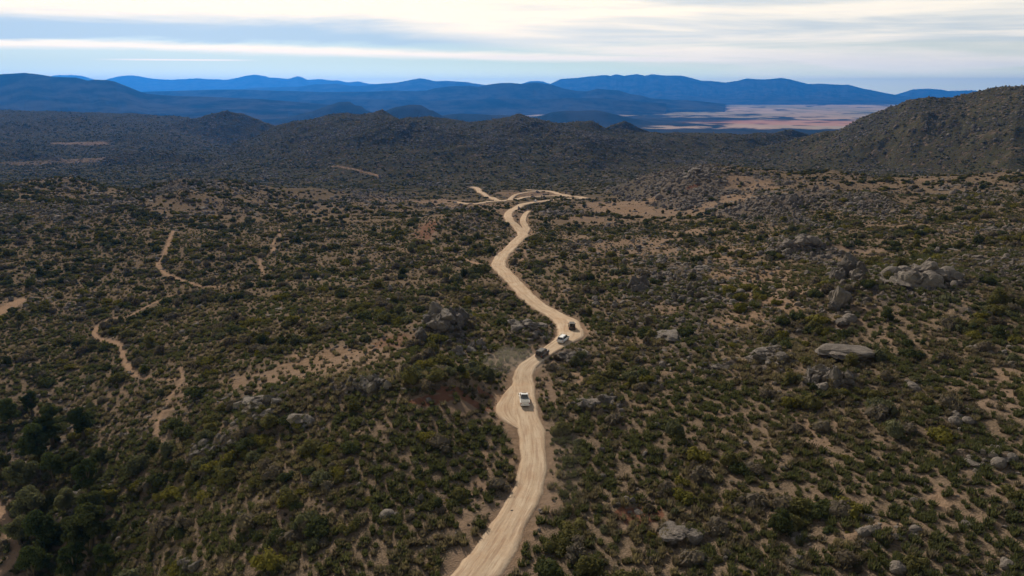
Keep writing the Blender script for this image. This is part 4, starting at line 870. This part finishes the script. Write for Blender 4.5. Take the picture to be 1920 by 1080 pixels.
def quad_panel(P, th):
    """a thin closed plate from 4 corners, pushed outwards"""
    P = [Vector(p) for p in P]; n = (P[1] - P[0]).cross(P[2] - P[0]).normalized(); bm = bmesh.new()
    a = [bm.verts.new(p - n * .01) for p in P]; b_ = [bm.verts.new(p + n * th) for p in P]
    bm.faces.new(a[::-1]); bm.faces.new(b_)
    for i in range(4): bm.faces.new((a[i], a[(i + 1) % 4], b_[(i + 1) % 4], b_[i]))
    bmesh.ops.recalc_face_normals(bm, faces=bm.faces); return bm
def lerp3(a, b_, t_): return tuple(a[i] + (b_[i] - a[i]) * t_ for i in range(3))
def shrink(P, k=.10):
    c_ = [sum(p[i] for p in P) / 4 for i in range(3)]; return [lerp3(p, c_, k) for p in P]
def wheel(parent, x, y, r, nm='wheel'):
    sgn = 1 if y > 0 else -1; bm = bmesh.new(); seg = 20; prof = [(r * .62, -.11), (r * .93, -.12), (r, -.08), (r, .08), (r * .93, .12), (r * .62, .11)]
    rr = [[bm.verts.new((x + cos(a) * p, y + q_, r + sin(a) * p)) for p, q_ in prof] for a in [2 * pi * i / seg for i in range(seg)]]
    for i in range(seg):
        for j in range(len(prof)): bm.faces.new((rr[i][j], rr[(i + 1) % seg][j], rr[(i + 1) % seg][(j + 1) % 6], rr[i][(j + 1) % 6]))
    bmesh.ops.recalc_face_normals(bm, faces=bm.faces); w_ = obj_bm(nm, bm, M_tyre, parent, True)
    bm = bmesh.new(); c0 = bm.verts.new((x, y + sgn * .06, r)); ring = []
    for i in range(20):
        a = 2 * pi * i / 20; rad = r * .63; ring.append(bm.verts.new((x + cos(a) * rad, y + sgn * (.10 if i % 4 < 2 else .07), r + sin(a) * rad)))
    for i in range(20): bm.faces.new((c0, ring[i], ring[(i + 1) % 20]))
    obj_bm('rim', bm, M_rim, w_)
def vehicle(name, label, cat, kind, mat, x, y, z, head, L=4.7, Wd=1.9):
    r = empty(name, (x, y, z), head); tag(r, label, cat, 'vehicles on the dirt road'); w = Wd / 2; h = L / 2
    if kind == 'pickup':
        belt, roof = 1.12, 1.80; L = 5.3; h = 2.65
        st = [(h, .55, .78, w * .86), (h - .12, .42, .92, w * .95), (h - .6, .38, 1.02, w), (h - 1.25, .36, 1.10, w), (h - 1.6, .34, belt, w), (-.55, .34, belt, w)]
        cab = (h - 1.25, h - 2.0, -.25, -.62)      # windscreen foot and top, rear window top and foot
        obj_bm('body', loft(st, ring_body), mat, r)
        obj_bm('bed', box(-h + .02, -.56, -w, -w + .10, .40, 1.14, .03), mat, r); bd = r.children[-1]
        o = obj_bm('bed_side', box(-h + .02, -.56, w - .10, w, .40, 1.14, .03), mat, r)
        obj_bm('bed_floor', box(-h + .05, -.57, -w + .11, w - .11, .42, .62, 0), M_trim, r)
        obj_bm('bed_cover', box(-h + .10, -.60, -w + .09, w - .09, 1.10, 1.16, .02), M_bed, r)
        obj_bm('tailgate', box(-h - .04, -h + .03, -w + .06, w - .06, .55, 1.13, .02), mat, r)
    elif kind == 'suv':
        belt, roof = 1.08, 1.74
        st = [(h, .50, .72, w * .84), (h - .12, .38, .88, w * .94), (h - .6, .34, .98, w), (h - 1.1, .32, 1.06, w), (h - 1.3, .32, belt, w), (-h + .35, .34, belt, w), (-h + .04, .42, belt - .04, w * .95), (-h, .48, .95, w * .9)]
        cab = (h - 1.05, h - 1.75, -h + .55, -h + .12); obj_bm('body', loft(st, ring_body), mat, r)
    else:   # boxy
        belt, roof = 1.15, 1.88
        st = [(h, .60, 1.0, w * .84), (h - .06, .52, 1.06, w * .88), (h - 1.2, .48, 1.12, w * .92), (h - 1.35, .48, belt, w * .95), (-h + .06, .50, belt, w * .95), (-h, .55, belt - .04, w * .93)]
        cab = (h - 1.35, h - 1.62, -h + .16, -h + .04); obj_bm('body', loft(st, ring_body), mat, r)
    xf, xft, xrt, xr = cab; wb = w * (.92 if kind != 'boxy' else .90); wt = w * (.74 if kind != 'boxy' else .84)
    bm = bmesh.new(); B = [bm.verts.new(p) for p in [(xf, wb, belt - .02), (xf, -wb, belt - .02), (xr, -wb, belt - .02), (xr, wb, belt - .02)]]; Tp = [bm.verts.new(p) for p in [(xft, wt, roof), (xft, -wt, roof), (xrt, -wt, roof), (xrt, wt, roof)]]
    for i in range(4): bm.faces.new((B[i], B[(i + 1) % 4], Tp[(i + 1) % 4], Tp[i]))
    bm.faces.new(Tp); bm.faces.new(B[::-1]); bmesh.ops.recalc_face_normals(bm, faces=bm.faces); bmesh.ops.bevel(bm, geom=[e for e in bm.edges if all(v.co.z > roof - .01 for v in e.verts)], offset=.07, segments=3, affect='EDGES')
    obj_bm('cabin', bm, mat, r, False)
    Pf = [(xf, wb, belt), (xf, -wb, belt), (xft, -wt, roof), (xft, wt, roof)]; Pr = [(xr, -wb, belt), (xr, wb, belt), (xrt, wt, roof), (xrt, -wt, roof)]
    obj_bm('windscreen', quad_panel(shrink(Pf, .11), .012), M_glass, r); obj_bm('rear_window', quad_panel(shrink(Pr, .13), .012), M_glass, r)
    for sg in (1, -1):
        a0, a1, b1, b0 = (xf, sg * wb, belt), (xr, sg * wb, belt), (xrt, sg * wt, roof), (xft, sg * wt, roof)
        cuts = (0, .5, 1) if kind == 'pickup' else (0, .36, .70, 1)
        for c0, c1 in zip(cuts, cuts[1:]):
            P4 = [lerp3(a0, a1, c0), lerp3(a0, a1, c1), lerp3(b0, b1, c1), lerp3(b0, b1, c0)]
            if sg > 0: P4 = P4[::-1]
            obj_bm('side_window', quad_panel(shrink(P4, .12), .012), M_glass, r)
        obj_bm('wing_mirror', box(xf - .25, xf - .05, sg * (w + .02) if sg > 0 else -(w + .22), (w + .22) if sg > 0 else -(w + .02), belt - .02, belt + .17, .03), M_trim, r)
        obj_bm('tail_light', box(-h - .05, -h + .06, min(sg * (w - .02), sg * (w - .20)), max(sg * (w - .02), sg * (w - .20)), .80, 1.06 if kind != 'boxy' else 1.0, .01), M_red, r)
        obj_bm('headlight', box(h - .10, h + .02, min(sg * w * .82, sg * w * .55), max(sg * w * .82, sg * w * .55), .68, .86, .01), M_lamp, r)
        obj_bm('door_handle', box(.10, .26, sg * w if sg > 0 else -w - .03, w + .03 if sg > 0 else -w, .93, .97, 0), M_trim, r)
    obj_bm('rear_bumper', box(-h - .12, -h + .02, -w * .93, w * .93, .42, .60, .03), M_trim if kind == 'boxy' else mat, r); obj_bm('front_bumper', box(h - .05, h + .10, -w * .90, w * .90, .40, .58, .03), M_trim if kind == 'boxy' else mat, r)
    obj_bm('number_plate', box(-h - .15, -h - .12, -.26, .26, .62, .76, 0), M_lamp, r)
    obj_bm('underbody', box(-h + .3, h - .3, -w * .8, w * .8, .28, .50, 0), M_trim, r)
    rad = .40 if kind != 'suv' else .36
    for wx in (h - .95, -h + (1.15 if kind == 'pickup' else .85)):
        for sg in (1, -1):
            wheel(r, wx, sg * (w - .10), rad)
            obj_bm('wheel_arch', box(wx - rad - .10, wx + rad + .10, sg * (w - .2) if sg > 0 else -w - .02, w + .02 if sg > 0 else -(w - .2), rad * 2 - .06, rad * 2 + .06, .02), M_trim if kind == 'boxy' else mat, r)
    if kind == 'pickup':
        obj_bm('sunroof', box(xrt + .55, xft - .12, -wt * .62, wt * .62, roof - .01, roof + .02, .005), M_glass, r)
    elif kind == 'suv':
        for sg in (1, -1): obj_bm('roof_rail', box(xrt + .1, xft - .1, sg * wt * .88 - .02, sg * wt * .88 + .02, roof + .02, roof + .07, 0), M_trim, r)
        obj_bm('spoiler', box(xrt - .16, xrt + .02, -wt * .9, wt * .9, roof - .08, roof - .02, .01), mat, r)
    else:
        sp_ = empty('tmp', (0, 0, 0)); bpy.data.objects.remove(sp_)
        bm = bmesh.new(); bmesh.ops.create_cone(bm, cap_ends=True, segments=20, radius1=.38, radius2=.38, depth=.22)
        bmesh.ops.transform(bm, matrix=Matrix.Translation((-h - .16, 0, 1.02)) @ Matrix.Rotation(pi / 2, 4, 'Y'), verts=bm.verts); obj_bm('spare_wheel', bm, M_tyre, r)
        obj_bm('roof_rack', box(xrt + .15, xft - .2, -wt * .8, wt * .8, roof + .03, roof + .10, .01), M_trim, r)
    return r
def on_road(px, py, side=0.0):
    x, y = pick(px, py); k = int(np.argmin(np.hypot(main_S[:, 0] - x, main_S[:, 1] - y))); a = main_S[max(k - 3, 0)]; b_ = main_S[min(k + 3, len(main_S) - 1)]
    return x, y, main_z[k] + .07, math.atan2(b_[1] - a[1], b_[0] - a[0])
vx = on_road(983, 756); vehicle('pickup_truck', 'white pickup with grey bed cover driving nearest the camera', 'pickup truck', 'pickup', P_white, *vx)
vx = on_road(1017, 670); vehicle('dark_suv', 'dark grey boxy car trailing dust just before the road bend', 'car', 'boxy', P_grey, *vx, 4.7, 1.92)
vx = on_road(1056, 642); vehicle('white_suv', 'white car with dark rear window entering the road bend', 'car', 'suv', P_white, *vx, 4.6, 1.88)
vx = on_road(1072, 618); vehicle('off_road_car', 'black open-looking off-road car leading the convoy out of the bend', 'off-road car', 'boxy', P_black, vx[0], vx[1], vx[2], vx[3], 4.0, 1.86)
qx, qy = pxpy(main_S[:, 0], main_S[:, 1], main_z); k = int(np.argmin(np.where(main_S[:, 1] > 600, np.abs(qx - 1004) + np.abs(qy - 377), 1e9)))
a_, b_ = main_S[k - 3], main_S[k + 3]
vehicle('white_car', 'tiny white car far away where the road turns right', 'car', 'suv', P_white, main_S[k, 0], main_S[k, 1], main_z[k] + .12, math.atan2(b_[1] - a_[1], b_[0] - a_[0]), 4.9, 1.95)
# dust thrown up by the wheels
def dust_mat(dens):
    m_ = bpy.data.materials.new('dust'); m_.use_nodes = True; q = NT(m_.node_tree); o = q.n('ShaderNodeOutputMaterial'); vv = q.n('ShaderNodeVolumePrincipled'); q.nt.links.new(vv.outputs[0], o.inputs['Volume']); vv.inputs['Color'].default_value = (.93, .84, .72, 1); vv.inputs['Density'].default_value = dens; return m_
for (px, py, dx, dy, sz, lab) in [(962, 692, -3, -3, (7.5, 6.0, 2.6), 'pale dust drifting left behind the dark grey car'), (1040, 870, 3, 0, (5.0, 17.0, 1.9), 'thin dust drifting off the right verge of the near road')]:
    x, y = pick(px, py); V = ICO3[0].copy(); V *= (1 + .35 * perlin(V[:, 0] * 2 + px, V[:, 1] * 2 + V[:, 2], 3))[:, None]
    o = mesh_np('dust_cloud', V * np.array(sz), ICO3[1], [dust_mat(.020 if px < 1000 else .005)]); o.location = (x, y, sample(Zg, x, y)[0] + sz[2] * .75); tag(o, lab, 'dust', kind='stuff')
